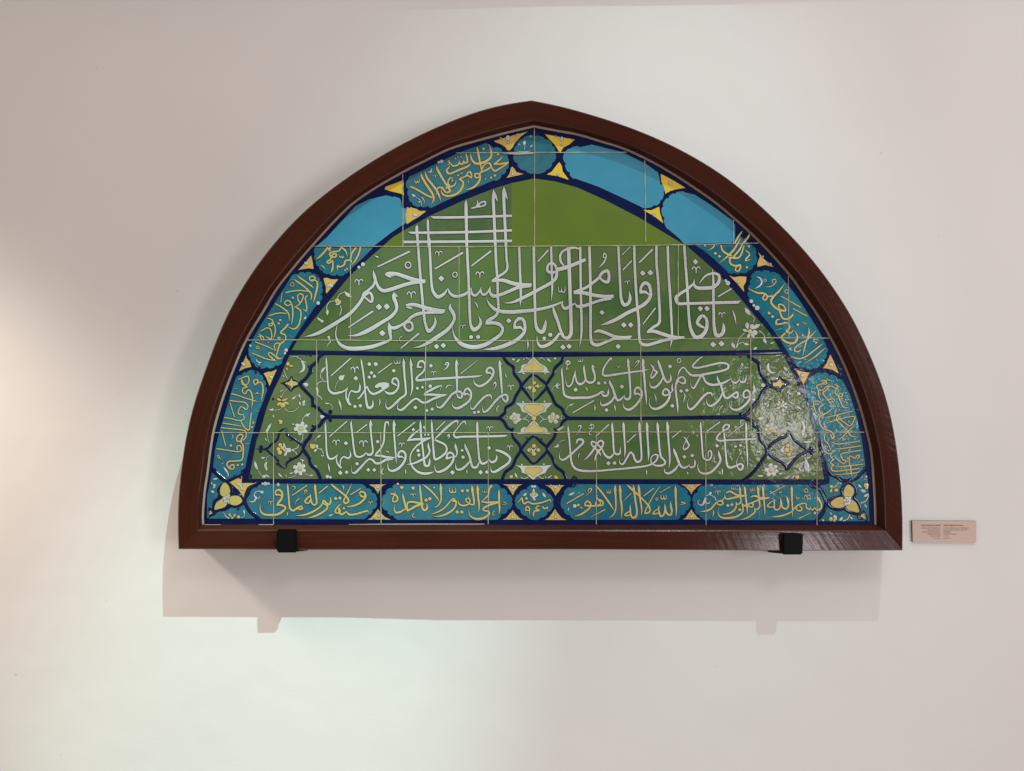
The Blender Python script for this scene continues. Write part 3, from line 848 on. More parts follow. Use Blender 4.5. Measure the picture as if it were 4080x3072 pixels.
T['flower_white'] = '''
W 1163 950 3
l 1040,240 980,205 16
b 850,310 24
b 800,345 18
l 630,635 720,705 46
l 430,850 425,920 34
l 520,795 590,740 44
l 300,945 370,990 26
b 360,990 18
s 8: 640,635 570,670 540,720
s 8: 510,745 440,770 415,830 425,870
s 9: 580,800 590,860 570,920
b 440,1180 16
s 14: 430,1180 460,1230 430,1270,8 415,1310,3
W 2450 950 3
b 1350,535 26
b 1325,505 16
b 1475,520 14
l 1555,825 1630,920 50
s 8: 1630,910 1665,960 1650,1010
l 1580,1000 1590,1090 44
l 1525,1085 1600,1110 40
l 1580,1190 1610,1130 40
l 1660,1190 1620,1130 44
l 1740,1030 1640,1090 50
b 1670,1125 32
b 1640,1055 30
s 9: 1550,1130 1490,1190 1450,1300
s 9: 1720,1100 1780,1150 1790,1190
l 1780,1180 1810,1260 40
l 1400,1240 1440,1320 44
l 1535,1250 1610,1270 36
s 9: 1450,1310 1480,1260 1540,1240
l 1650,1325 1700,1300 30
l 1850,1255 1910,1240 16
b 1630,750 22
b 1700,830 28
b 1660,800 16
W 880 1080 4
b 1550,510 28
l 1320,770 1355,720 34
b 470,1190 20
b 1040,1260 28
b 1020,1310 20
s 14: 560,1390,4 570,1430 620,1460,20 660,1450,4
l 620,1470 600,1500 20
s 8: 1110,1380 1190,1360 1280,1420
l 1190,1362 1230,1362 12
l 1290,1420 1380,1465 16
s 26: 1280,1430,20 1320,1500,40 1310,1580,40 1240,1625,4
b 1710,230 20
l 1730,190 1760,250 40
l 1770,200 1760,260 26
b 345,1470 18
l 345,1490 400,1460 30
l 350,1510 390,1490 24
W 830 1440 3.3327
s 8: 1000,110 1020,170 1050,230
l 985,185 1015,205 18
s 7: 1050,360 1000,410 980,470
l 945,400 1000,375 14
l 1105,500 1160,470 30
s 7: 1140,465 1200,460 1230,510
l 1205,430 1225,480 18
l 1210,530 1230,590 26
l 1240,580 1290,570 24
b 1265,545 20
l 1280,510 1270,560 26
s 8: 1010,620 1060,665 1140,660 1210,600
l 800,635 875,645 26
l 860,620 850,660 22
s 7: 880,650 940,640 980,615
l 865,705 870,755 20
l 840,820 780,950 36
l 770,900 790,970 26
s 7: 780,970 800,1060 815,1090
l 750,1010 785,1060 16
b 1230,890 62
b 1180,850 26
b 1250,825 26
b 1295,860 24
b 1290,930 26
b 1215,955 26
b 1160,900 26
s 8: 1250,820 1250,770 1290,720
l 1270,730 1360,680 28
l 1300,690 1340,740 20
l 1105,830 1150,835 16
b 1210,1425 56
b 1205,1365 26
b 1265,1390 26
b 1270,1450 26
b 1225,1490 26
b 1160,1470 26
b 1150,1405 26
s 8: 1240,1380 1250,1330 1220,1290
l 1230,1300 1280,1325 20
l 695,1280 760,1275 28
s 7: 760,1330 780,1270 820,1250
l 620,1320 660,1450 40
l 780,1330 750,1420 36
l 770,1390 780,1460 30
s 7: 660,1450 700,1510 720,1530
b 740,1530 24
l 760,1500 820,1545 24
l 930,1480 990,1545 26
l 1030,1500 1040,1545 14
l 1075,1490 1125,1475 26
l 1340,1515 1395,1510 26
s 7: 1170,1500 1130,1530 1060,1545
s 7: 1280,1490 1320,1510 1360,1515
s 10: 1110,1175 1180,1150 1200,1110
s 8: 1110,1175 1160,1210 1180,1240
l 1000,1080 1030,1160 30
l 1005,1260 1040,1200 36
p: 1010,1150 1090,1150 1105,1180 1090,1205 1010,1210 1040,1180
s 8: 1255,960 1250,1040 1220,1080
b 1300,310 26
b 1275,300 14
l 1560,75 1490,165 36
s 9: 1490,160 1490,210 1530,250
s 10: 1570,270 1510,265 1450,300 1430,370
s 24: 1440,350,34 1450,400 1450,440,14 1490,480,10 1510,500,8 1490,515,4
l 1545,550 1610,560 22
s 7: 1610,560 1645,600 1640,640
b 1765,220 34
l 1770,210 1810,180 30
s 6: 1740,250 1700,300 1680,390
b 1515,740 26
b 1500,730 18
l 1440,1010 1495,975 30
s 7: 1440,1010 1420,1040 1410,1060
l 1440,1100 1450,1160 34
l 1400,1200 1440,1160 34
s 10: 1450,1160 1500,1170 1530,1230
l 1500,1240 1520,1265 16
l 1520,1260 1535,1240 14
o 1420,1400 14 10
b 1580,1530 24
b 1620,1540 18
s 10: 180,1360 210,1345,4
s 22: 205,1410,10 230,1440,26 260,1490,14 265,1520,10 240,1525,4
l 60,1565 130,1550 28
l 60,1640 100,1640 34
W 800 1880 4
b 1030,190 30
b 1080,190 22
b 985,190 18
b 975,325 26
s 14: 960,310 880,320 850,380,16 880,410,30 850,470,20 790,480,12 775,450,4
s 12: 880,420 930,420 935,380,4
b 425,425 44
b 385,390 26
b 440,375 26
b 485,425 26
b 450,480 26
b 390,480 26
b 365,430 24
l 345,230 395,280 34
l 560,460 570,500 30
l 200,110 270,110 26
l 190,260 230,220 36
l 160,300 220,330 44
s 14: 360,640,8 400,710 450,745
l 690,600 700,680 30
s 7: 700,680 680,720 630,730
l 480,745 520,720 30
l 570,170 640,220 40
l 640,220 670,300 36
l 620,230 660,190 36
l 2030,700 2110,680 30
W 2990 1460 3.3327
s 26: 240,-40,14 230,20,36 280,85,24 340,80,5
l 440,0 500,60 36
s 8: 500,60 510,120 440,160
b 165,250 26
b 40,440 22
s 22: 40,240,8 50,320,34 20,380,10
b 420,520 28
l 340,490 400,515 36
l 360,450 410,500 30
l 440,450 430,500 36
l 490,490 440,515 40
l 490,560 440,530 40
l 430,620 425,550 40
l 340,560 400,535 44
l 475,360 520,300 18
l 500,320 550,390 22
s 8: 490,260 520,320 500,420 530,480 600,520
l 530,460 570,500 18
l 610,510 690,580 30
l 610,530 650,560 26
l 235,435 285,430 24
l 180,480 210,520 26
l 210,540 250,490 24
s 7: 200,540 240,590 310,600
l 310,660 340,600 20
b 640,360 24
l 90,690 190,680 50
s 8: 190,680 240,690 250,750
l 470,710 530,700 14
l 480,730 590,800 40
b 265,830 50
b 220,790 26
b 280,770 26
b 330,810 26
b 320,860 26
b 240,880 26
b 205,840 24
s 26: 650,710,5 700,760,30 710,850,30 690,930,14 660,920,5
l 690,840 700,930 40
s 8: 700,930 680,1000 660,1010
l 690,1000 830,990 32
l 370,810 440,790 24
l 460,1050 400,1150 36
l 390,1100 470,1140 40
s 10: 290,1050 350,1110 390,1120
s 10: 560,1120 620,1090 640,1050
l 290,1170 370,1140 10
l 560,1130 650,1170 10
b 270,1385 50
b 265,1315 28
b 330,1335 28
b 345,1390 26
b 310,1430 28
b 240,1435 28
b 210,1375 28
l 90,1450 180,1450 30
l 370,1415 430,1430 26
l 640,1330 680,1410 26
l 730,1220 790,1400 60
l 720,1215 810,1205 24
s 8: 700,1190 720,1220 770,1250
l 450,1490 530,1450 24
l 540,1490 590,1430 30
s 26: 10,970 80,960,20
l 70,1130 140,1130 26
b 1640,310 20
W 3200 1840 6.172
b 1085,960 64
b 1060,880 40
b 1140,895 40
b 1165,970 40
b 1130,1040 40
b 1050,1040 40
b 1010,960 40
l 810,1010 860,990 50
l 1090,720 1220,690 50
l 1410,680 1550,740 76
l 1350,550 1440,640 50
l 1480,860 1600,780 70
s 26: 1600,780 1590,880 1520,980 1410,1020
l 1510,1040 1570,1130 40
l 760,1300 830,1430 90
l 880,1450 980,1350 80
s 26: 1150,1290 1100,1400 980,1460
l 1150,1350 1230,1420 44
l 650,1240 720,1300 36
l 1490,410 1560,440 26
l 60,30 150,280 130
W 1960 1400 3.144
c: 315,268 350,245 365,215 370,180 400,160 440,155 480,110 522,75 560,110 610,155 660,180 690,210 700,240 730,265 620,262 522,262 420,262
c: 300,648 345,690 360,720 380,760 430,770 480,810 522,830 580,800 620,775 670,760 690,720 720,690 750,645 640,650 520,645 400,648
c: 310,1035 360,1010 360,980 390,950 440,945 470,910 522,870 570,900 600,940 650,950 690,975 700,1010 745,1035 640,1030 520,1030 420,1030
c: 300,1430 350,1455 370,1490 380,1520 430,1535 480,1580 520,1605 560,1570 620,1540 670,1520 690,1480 720,1450 745,1425 640,1432 520,1432 400,1434
b 285,840 42
b 245,830 28
b 280,790 28
b 330,805 28
b 335,855 28
b 295,885 28
b 765,838 42
b 725,825 28
b 765,790 28
b 820,820 28
b 800,880 28
b 735,870 28
s 10: 360,848 400,845 450,800
s 10: 395,850 440,860 465,890
s 10: 700,848 650,850 595,800
s 10: 660,850 620,870 600,895
l 185,805 205,825 12
l 180,850 200,840 12
l 860,820 885,800 14
l 855,830 880,855 14
l 250,90 290,110 26
l 300,140 350,90 22
l 390,110 405,80 14
s 8: 420,80 450,90 475,120
s 8: 585,100 620,80 660,110
l 690,85 745,135 26
b 790,90 14
s 12: 400,285 385,270 415,285
s 10: 655,280 670,285 665,265
b 390,635 14
b 660,630 14
b 375,1420 12
b 650,1415 12
l 500,440 540,470 16
l 530,450 570,410 14
l 490,500 540,450 16
l 475,1280 570,1190 18
l 475,1190 570,1290 18
b 435,458 10
b 615,430 10
l 290,1520 320,1590 26
l 360,1570 385,1595 14
s 9: 380,1590 420,1590 460,1570
s 9: 580,1560 620,1590 650,1590
l 690,1590 755,1545 18
l 665,1560 680,1590 14
l 790,440 830,390 20
l 800,440 860,405 14
l 800,430 840,470 18
l 960,680 1025,650 22
s 6: 960,680 940,710 930,740
s 6: 790,430 760,460 750,500
l 770,1195 840,1190 20
p: 830,1150 840,1190 800,1195
s 6: 840,1140 880,1120 915,1110
l 70,690 65,760 10
b 80,690 10
W 1740 1900 4
c: 1485,280 1520,240 1545,180 1570,240 1615,280 1600,310 1550,335 1500,310
b 1525,155 20
b 1565,155 20
b 1545,345 18
d 1560,365 18
l 1375,300 1435,255 40
l 1690,250 1740,330 40
W 2220 1900 4
l 175,290 280,245 40
b 280,465 30
l 370,475 405,510 18
l 345,235 352,275 12
l 185,490 178,550 18
W 2740 1900 4
b 360,260 22
s 12: 300,300 350,285 430,330 455,380
s 20: 280,330,20 270,390,40 230,450,20 170,430,12 165,380,10 200,370,4
s 14: 290,420 340,420 360,380,4
o 380,135 14 10
W 1563 500 3
b 1380,140 22
l 1365,130 1380,180 36
l 1395,130 1390,180 36
b 1388,205 12
s 7: 1480,110 1500,100 1490,125 1470,115
s 7: 1280,150 1300,145 1295,165
l 1585,180 1580,240 44
s 7: 1580,240 1582,290
s 7: 1505,240 1515,220 1530,235
s 7: 1635,130 1655,125 1660,145
l 1640,260 1680,230 16
l 1470,300 1690,300 10
l 2030,130 2030,200 46
b 2025,235 10
s 7: 1940,130 1955,125 1960,145
s 7: 2140,165 2150,175
l 1440,560 1440,600 30
l 1985,570 1985,605 34
l 270,1050 265,1090 40
l 290,1060 290,1090 30
b 590,430 22
b 555,440 16
s 18: 430,555,4 460,555,18 470,510,4
l 235,820 280,850 30
s 6: 290,860 340,900 350,960
l 310,905 340,920 14
W 1163 950 3
b 175,300 20
l 155,280 170,310 30
l 185,280 180,310 24
l 455,540 460,580 40
l 480,550 480,585 34
W 2450 950 3
l 1790,260 1785,290 44
b 1860,305 12
b 1770,215 10
W 2990 1060 3.3327
b 1070,1305 26
l 1040,1320 1100,1290 24
b 690,1450 24
W 2100 380 1.4747
l 838,505 850,530 18
l 745,690 750,715 20
W 830 1440 3.3327
b 840,210 22
l 815,190 830,215 20
b 475,35 20
l 450,30 470,60 24
l 1120,290 1140,295 24
W 2450 950 3
s 18: 1690,455,3 1740,480 1755,530,20 1720,575,14 1670,600,3
o 1795,500 14 6
W 650 1300 1.4747
b 1262,946 8
b 1264,968 5
b 1240,936 5
b 1285,936 5
b 1268,1116 8
b 1266,1092 5
b 1240,1130 5
b 1296,1130 5
b 2054,944 8
b 2055,968 5
b 2030,934 5
b 2080,934 5
b 2052,1120 8
b 2053,1094 5
b 2025,1132 5
b 2082,1132 5
W 2100 1300 1.4747
b 165,946 8
b 167,970 5
b 140,936 5
b 190,936 5
b 168,1120 8
b 167,1094 5
b 965,946 8
b 966,970 5
b 940,936 5
b 990,936 5
b 966,1118 8
b 966,1094 5
b 940,1130 5
b 992,1130 5
'''
T['flower_yellow'] = '''
W 1163 950 3
b 540,745 30
W 830 1440 3.3327
l 1040,20 1080,40 60
l 1070,50 1130,65 30
l 1040,80 1050,120 26
l 910,490 970,520 36
l 970,520 1060,490 34
l 905,580 970,540 44
l 1070,575 1000,540 40
b 990,580 34
b 965,470 14
l 930,780 990,800 44
l 940,830 980,790 44
b 1230,892 30
b 1213,1425 26
b 955,1110 26
b 930,1165 26
b 985,1150 26
b 950,1210 30
b 1010,1180 18
p: 1350,1085 1380,1100 1420,1095 1420,1150 1380,1165 1355,1140
c: 1020,290 1080,265 1105,225 1120,260 1185,275 1180,310 1130,325 1105,360 1090,325
W 800 1880 4
c: 380,170 440,220 465,290 460,340 380,390 330,380 305,310 330,220
c: 470,400 530,380 610,390 660,460 620,510 540,535 460,500
c: 350,430 370,490 420,500 380,560 290,590 220,600 240,510 290,460
p: 150,610 185,655 170,670 125,690 140,650
b 425,425 22
l 450,660 490,730 40
l 560,670 520,730 34
b 600,720 26
l 170,160 180,210 30
b 425,425 20
W 2990 1460 3.3327
b 410,525 22
b 260,830 30
b 270,1380 26
b 490,1050 26
b 480,1110 34
b 540,1100 22
b 510,1170 26
b 620,1470 28
c: 300,220 350,210 395,170 410,215 460,225 420,245 395,285 360,260 305,260
W 3200 1840 6.172
c: 1120,560 1220,640 1250,740 1200,860 1140,850 1010,850 1000,720 1050,610
c: 680,1010 780,910 900,870 980,880 990,1010 1020,1080 930,1130 820,1130 720,1090
c: 1200,950 1300,1010 1360,1140 1370,1240 1230,1220 1110,1180 1060,1090 1150,1060
p: 1400,1350 1440,1290 1500,1280 1535,1390 1490,1400 1460,1360
b 1080,960 36
b 690,610 40
l 650,760 710,650 60
l 720,640 860,550 40
b 810,700 44
b 680,1410 50
b 770,1440 34
b 1550,580 60
b 1560,640 40
b 1550,370 30
b 490,1440 26
W 1960 1400 3.144
c: 400,215 420,175 460,165 500,120 522,100 560,140 600,170 640,190 645,225 610,245 522,240 430,245
c: 405,700 430,670 520,670 620,670 655,700 645,740 590,760 530,800 480,770 420,740
c: 410,990 430,960 480,940 522,895 570,940 630,960 655,995 620,1015 520,1015 430,1018
c: 415,1490 440,1455 522,1455 610,1455 630,1490 600,1520 560,1535 522,1575 480,1540 430,1520
b 525,840 30
b 285,842 26
b 765,838 28
b 530,395 22
b 575,435 22
b 475,455 24
b 525,490 26
b 525,1185 26
b 580,1237 24
b 465,1237 24
b 525,1285 26
l 220,1580 260,1555 50
l 780,1560 830,1590 44
W 1740 1900 4
c: 1510,275 1545,235 1580,270 1560,300 1530,300
W 2220 1900 4
b 335,450 24
W 2450 950 3
b 1615,1110 26
'''
T['main_white'] = '''
W 1563 500 3
s 34: 460,1090,8 500,1100,34 860,1097 1430,1080
s 36: 185,1272,6 240,1283,34 900,1275 1430,1254
s 38: 135,1393 900,1388 1430,1380
s 42: 880,890,10 880,940 885,1200 890,1450
s 40: 1210,765,4 1205,850 1215,1060 1225,1300 1232,1450
p: 1210,765 1245,830 1265,915 1235,880 1222,860
s 40: 1335,730,4 1330,800 1340,1050 1350,1250 1358,1450
p: 1338,730 1365,810 1382,890 1350,850
s 26: 945,990,20 1000,975 1020,940 1015,890,8
s 24: 1000,975 1050,970 1100,955 1115,925 1090,910 1050,930 1030,965
s 32: 425,1112,4 424,1150 430,1300 435,1460
W 1163 950 3
s 38: 1502,-160,6 1492,-130 1500,0 1512,150 1530,400 1548,600 1565,790 1583,960 1600,1040 1635,1110,52 1690,1060,45 1715,1000,36 1705,930,8
s 22: 1025,340 1410,155,30
o 1388,320 34 18
s 50: 1115,430,20 1150,420 1250,425,52 1370,465,55 1480,500,60 1595,512,48
s 50: 1590,520,40 1450,530 1330,560,52 1180,610,55 1090,625,50 1040,590,45 1010,530,36 985,450,44 970,378,4
s 40: 990,500,20 975,560,34 900,630,36 860,660,40 840,720,44 770,820,46 680,910,50 560,990,50 430,1070,55 320,1130,50 230,1160,30 150,1175,3
s 36: 870,680 930,650,34 960,700,40 950,760,34 900,730,26 860,690,24
p: 1110,440 1150,462 1190,472 1180,455 1230,445 1150,402
h 800,520 60
h 1425,670 62
h 1755,180 50
s 50: 1218,640,6 1215,700 1245,780 1250,850,44 1190,930,50 1080,1000,52 950,1080,60 850,1130,55 760,1160,30 660,1165,3
p: 1220,640 1270,692 1240,700
d 1040,820 40
d 1133,815 40
d 1080,1133 40
s 20: 675,1065 970,870,28
s 50: 1365,800,36 1450,790,50 1560,820,55 1700,860,70 1828,872,54
s 40: 1800,890,30 1620,890,40 1520,900,50 1430,940,44 1370,1000,50 1300,1040,40 1230,1070,50 1180,1060,40 1155,1005,10
p: 1355,820 1390,838 1440,846 1425,825 1460,815
s 34: 1350,1010,30 1345,1060,30 1390,1105,40 1440,1080,34 1430,1010,30 1380,1000,30
s 50: 1155,1010,10 1165,1070,50 1175,1150,45 1180,1205,36 1090,1250,44 950,1295,55 800,1315,58 660,1310,55 570,1260,40 525,1170,20 530,1080,12 547,1015,3
s 10: 1300,1255,3 1285,1200,12 1310,1170,12 1320,1185,6
s 18: 1300,1315 1520,1135,30
s 50: 1895,775,6 1890,830,46 1930,900,50 1940,970,40 1870,1080,50 1750,1170,58 1640,1240,52 1540,1290,30 1440,1310,3
d 1728,1293 34
d 1810,1280 34
s 36: 1640,0 1648,150 1660,400 1670,560 1690,640,45 1745,700,50 1820,660,40 1865,590,4
s 44: 1865,590,4 1885,650,36 1940,690 2000,690 2080,660,40 2145,595,6
d 1785,480 38
o 1948,435 27 16
s 22: 1710,365 2045,170,30
W 1800 950 3
s 38: 178,60 181,100 190,300 200,500 205,650 215,900 225,1030 262,1090,60 320,1060,50 345,1000,40 320,925,6
s 34: 235,590,6 240,660 275,685,36 320,650,28 355,575,5
s 34: 350,600,8 352,650,30 385,675,34 430,640,28 460,570,5
s 46: 458,575,8 460,650,36 500,690,50 590,670 700,625 800,585,48 940,568,40
s 50: 955,557,46 860,555,52 740,540,56 600,500,50 478,517,24
s 32: 480,510,30 560,455,36 640,400,34 665,350 655,250 647,90
s 36: 521,90 530,300 545,500 550,700 555,850,36 530,920,40 430,990,50 408,1028,20
s 50: 408,1020,34 500,1010 570,1030,48 608,1080,40 580,1150,46 500,1210,50 400,1270,60 260,1300,62 130,1270,60 50,1200,40 15,1120,16 10,1040,4
s 36: 805,105 815,400 825,650 822,740,26 815,820,3
s 38: 980,100 985,400 990,650 995,850 1000,1000 1025,1090,52 1080,1120,56 1115,1040,46 1125,965,6
s 32: 1187,100 1195,400 1200,600,28 1188,760,3
s 40: 1138,385 1150,320,30 1195,295,34 1240,330,34 1255,400,40 1240,480,44 1170,540,46 1060,600,46 950,660,48 830,720,46 720,765,30 610,772,3
s 36: 1138,385 1180,410,44 1245,400,30
s 56: 1270,372 1340,355 1440,320,52 1600,252,46
s 30: 1340,330,20 1300,270,34 1300,190 1350,140 1450,112,36 1540,130,14
s 20: 1030,275 1155,140,26
s 22: 235,330 470,150,28
h 335,430 60
s 50: 1395,105 1405,400 1415,700 1425,1000 1425,1130 1390,1190 1340,1180,40 1300,1130,36
s 44: 1205,800,6 1225,880 1270,1000 1300,1100,40 1330,1160,40
s 44: 1290,1130,30 1220,1220 1130,1280,50 1060,1290,44 1025,1240,26 1017,1155,4
s 34: 1535,100 1540,500,32 1545,800 1550,1000 1548,1150,28 1525,1305,3
s 38: 1645,95 1655,500 1658,900 1660,1180 1680,1255,46 1740,1275,48 1850,1235,40 1950,1200,40 2138,1185,40
s 46: 1702,1125,22 1750,1105 1840,1130,44 1950,1175 2050,1185 2150,1172,24
s 40: 1760,470,36 1800,410,44 1860,390,44 1880,450,40 1860,520,46 1810,510,36 1770,470,30
s 40: 1770,460 1700,520 1600,590 1460,645,44
s 50: 1458,652,36 1560,650 1700,680 1820,695 1935,692,48
s 40: 1910,720,30 1780,740 1700,765 1600,800,50 1510,815,46 1480,790,20 1470,755,6
s 44: 1465,780,20 1400,820 1350,838 1320,800,30 1330,748,5
s 46: 1325,760,24 1180,815,40 1030,850 850,870,54 680,880,56 540,860,50 460,800,36 425,740,14 418,700,4
s 44: 750,1080,40 755,1010,34 800,960,50 850,970,46 875,1050 860,1130 780,1210,54 650,1275,58 520,1315,50 360,1330,3
s 40: 755,1070 820,1065 860,1110,10
d 680,985 34
b 230,1180 25
b 315,1178 25
b 1105,1195 23
b 1177,1153 26
d 1328,1300 34
d 1402,1290 34
d 1795,885 32
d 1988,1292 34
d 2055,1035 34
d 2140,1035 32
s 14: 1272,575,6 1285,640 1308,635 1310,590,6
s 14: 1310,600,6 1325,645 1350,635 1352,570,8
s 18: 275,760,14 300,800,20 320,850,3
s 24: 900,1200,6 910,1260 905,1335,3
h 130,1055 40
h 2100,525 38
s 18: 1810,225,14 1820,180 1845,200 1840,240,20 1800,310,22 1745,355,4
s 14: 1805,225 1840,235
s 34: 1990,95 2005,400 2015,600 2025,720,40 2060,795,50 2115,770,44 2130,700,40 2118,630,5
s 12: 2035,200 2130,100,14
s 16: 2045,380 2150,265,18
W 2450 950 3
s 36: 230,85 235,300 245,500 265,800 285,1000 290,1180 312,1255,44 380,1275,44 480,1250,44 600,1215,44 830,1185,26
s 46: 382,1122,26 460,1110 560,1140,50 700,1180 830,1180,20
s 36: 392,1112,28 460,1060,40 520,1020,40 535,960 530,800 515,500 497,300 495,90
s 36: 630,90 640,400 660,700 675,1000,32 680,1200,26 655,1320,3
s 36: 828,85 850,400 865,600 875,800 885,950 905,1080,46 960,1180,56 1030,1170,56 1085,1100,50 1100,1020,44 1090,960,40 1050,925,40 1010,950,46 985,1010,44 1020,1045,44 1075,1075,20 1085,1110,6
s 36: 1165,370,8 1175,500,34 1175,700 1180,900 1185,1050,42 1215,1160,56 1280,1140,50 1300,1060,44 1290,1005,5
s 44: 1010,535,10 1080,450,26 1170,420,34 1240,440,40 1240,520 1180,580,46 1080,595,50 980,590,46 945,550,30 950,485,5
s 40: 935,545,30 860,610,36 780,660 730,710,46 755,775,46 850,780,38 1200,770,42 1480,764,40
p: 1470,745 1512,742 1465,785
s 20: 1235,695 1395,600,22
s 22: 290,290 450,130,28
s 16: 95,375 200,270,18
s 10: 85,195 185,100,12
s 16: 335,1025 485,830,20
d 332,415 34
d 423,410 38
d 962,280 34
d 1020,840 34
d 1100,838 34
d 1173,1268 38
d 1273,1258 38
d 107,1035 34
d 188,1035 34
h 970,370 60
h 150,525 38
h 1278,910 48
s 44: 310,660,40 310,590,36 350,535,46 400,550,46 425,620 420,700 370,770,50 280,830,50 150,890,52 30,960,52 -70,1005,44 -181,1042,3
s 40: 320,640,44 370,645,36 420,690,8
s 24: 1405,860,10 1430,930 1450,1040,3
'''
T['navy'] = '''
W 1960 1400 3.144
s 42: 130,50,30 185,130 270,200 280,280 345,370 365,440 300,560 260,650 180,700 160,770 90,830
s 42: 90,830 150,880 190,950 250,990 270,1080 350,1180 360,1240 300,1340 250,1450 170,1510 130,1600
s 42: 900,60 870,130 790,210 770,280 710,370 690,440 750,560 800,660 880,720 910,790 960,830
s 42: 960,830 890,880 850,950,30 810,990 780,1080 700,1180 695,1240 760,1340 800,1440 890,1510 930,1600
s 38: 365,440 440,350 520,290,30 610,350 690,430 630,520 520,615,26 430,520 365,440
s 38: 360,1235 440,1130 520,1065,30 610,1130 695,1225 620,1330 520,1405,26 430,1320 360,1235
b 265,970 20
b 790,970 20
b 440,1085 16
b 620,1100 16
b 1030,1560 14
s 24: 1000,1600 1040,1570 1065,1600
W 830 1440 3.3327
s 50: 1460,-40 1420,30,40 1360,70 1350,140 1290,230 1220,300 1300,400 1380,490 1390,570 1480,640 1540,700 1620,730
s 50: 1620,730 1530,770 1480,850 1400,890 1360,960 1350,1000 1280,1090 1265,1170 1340,1290 1360,1370 1440,1450 1490,1560
s 26: 1220,300 1170,270 1120,240 1105,190,6 1080,250 1010,285 955,285,4 1010,300 1060,350 1105,400,6 1120,360 1190,320 1220,310
s 32: 1270,1130 1180,1060 1100,1010 1040,970 1040,890,4 950,930 920,1030 850,1090 770,1160 630,1160,6
s 32: 770,1170 850,1240 920,1310 940,1370 1030,1420,6 1040,1350 1110,1300 1200,1250 1265,1160
b 700,1140 30
b 695,1190 26
b 1620,670 32
b 1620,780 28
b 1330,68 14
b 1375,145 14
b 1390,855 22
b 1380,590 20
b 1475,610 16
b 860,500 18
b 1100,1045 14
b 915,1360 20
b 1090,1280 16
b 560,1530 24
b 630,145 20
b 680,85 18
W 880 1080 4
s 60: 1640,1310 1560,1380,50 1530,1450 1440,1520 1430,1640
b 1400,1520 20
b 1360,1330 22
b 1430,1340 24
b 1535,75 20
b 610,1540 22
W 2540 1400 4
s 60: 1750,60,50 1830,120 1930,190 1950,310 2010,430 2090,540
s 60: 2090,545 1990,650 1940,760 1830,890 1740,1000 1650,1030
s 60: 1650,1030 1760,1080 1850,1130,60 1870,1200
b 1650,1000 36
b 1640,85 22
b 2060,400 20
b 2030,660 18
W 2990 1460 3.3327
s 44: 220,240 300,250,30 280,200,24 380,180 390,130,8 420,170,26 470,200 530,235,6 470,250,26 410,290 390,340,10 340,300,28 280,280,28 240,250
s 48: 20,780,40 110,830 130,960 200,1060 220,1140 140,1270 60,1380 0,1440 -60,1490 -95,1510
s 44: 215,1110 300,1020 400,950 480,920 500,850,16 560,930 590,980 680,1050 750,1120 650,1180 570,1260 490,1360 470,1370,24 470,1330 420,1280 300,1210 220,1130
b 800,1090 30
b 830,1120 32
b 810,1150 28
s 50: 750,1120 800,1115
W 3200 1840 6.172
s 60: 620,220 720,330 850,400 950,480 1100,490 1250,430 1400,310 1480,200 1530,150
s 75: 1100,500 1000,570 940,700 960,820 820,850 680,920 600,1010 680,1120 850,1180 1010,1150
s 70: 1110,500 1260,600 1310,740 1250,880 1330,970 1410,1120 1400,1260 1220,1270 1060,1190 1020,1120
s 60: 590,1010 520,860 430,730 340,650 200,560
s 60: 580,1030 520,1160 440,1300 340,1390
b 485,685 28
s 44: 1400,1260 1340,1330 1390,1410 1480,1400 1560,1440 1580,1330 1540,1240 1460,1220 1400,1270
W 800 1880 4
s 50: 240,20 320,80 400,140 430,170
s 50: 690,20,40 600,70 480,120 410,160 330,220 280,300 320,390 220,470 200,590 170,610,30
s 50: 400,150 480,230 490,330 590,370 690,450
s 50: 690,450 640,520 540,550 440,530 340,590 230,620 120,590,60
s 44: 690,450 740,380 790,270 870,200 930,170
s 44: 690,450 740,550 800,640 900,710 950,760
s 34: 170,610 230,660 130,700,44
b 595,590 22
b 630,95 20
b 770,250 16
b 795,60 26
W 1740 1900 4
b 1940,415 12
W 2220 1900 4
s 22: 230,130,4 260,160,24 300,110,30
W 2740 1900 4
s 36: 1930,110,20 1990,170 2090,180 2150,300 2200,400
b 365,685 24
b 2148,210 20
s 46: 2200,400 2170,520 2080,640
'''
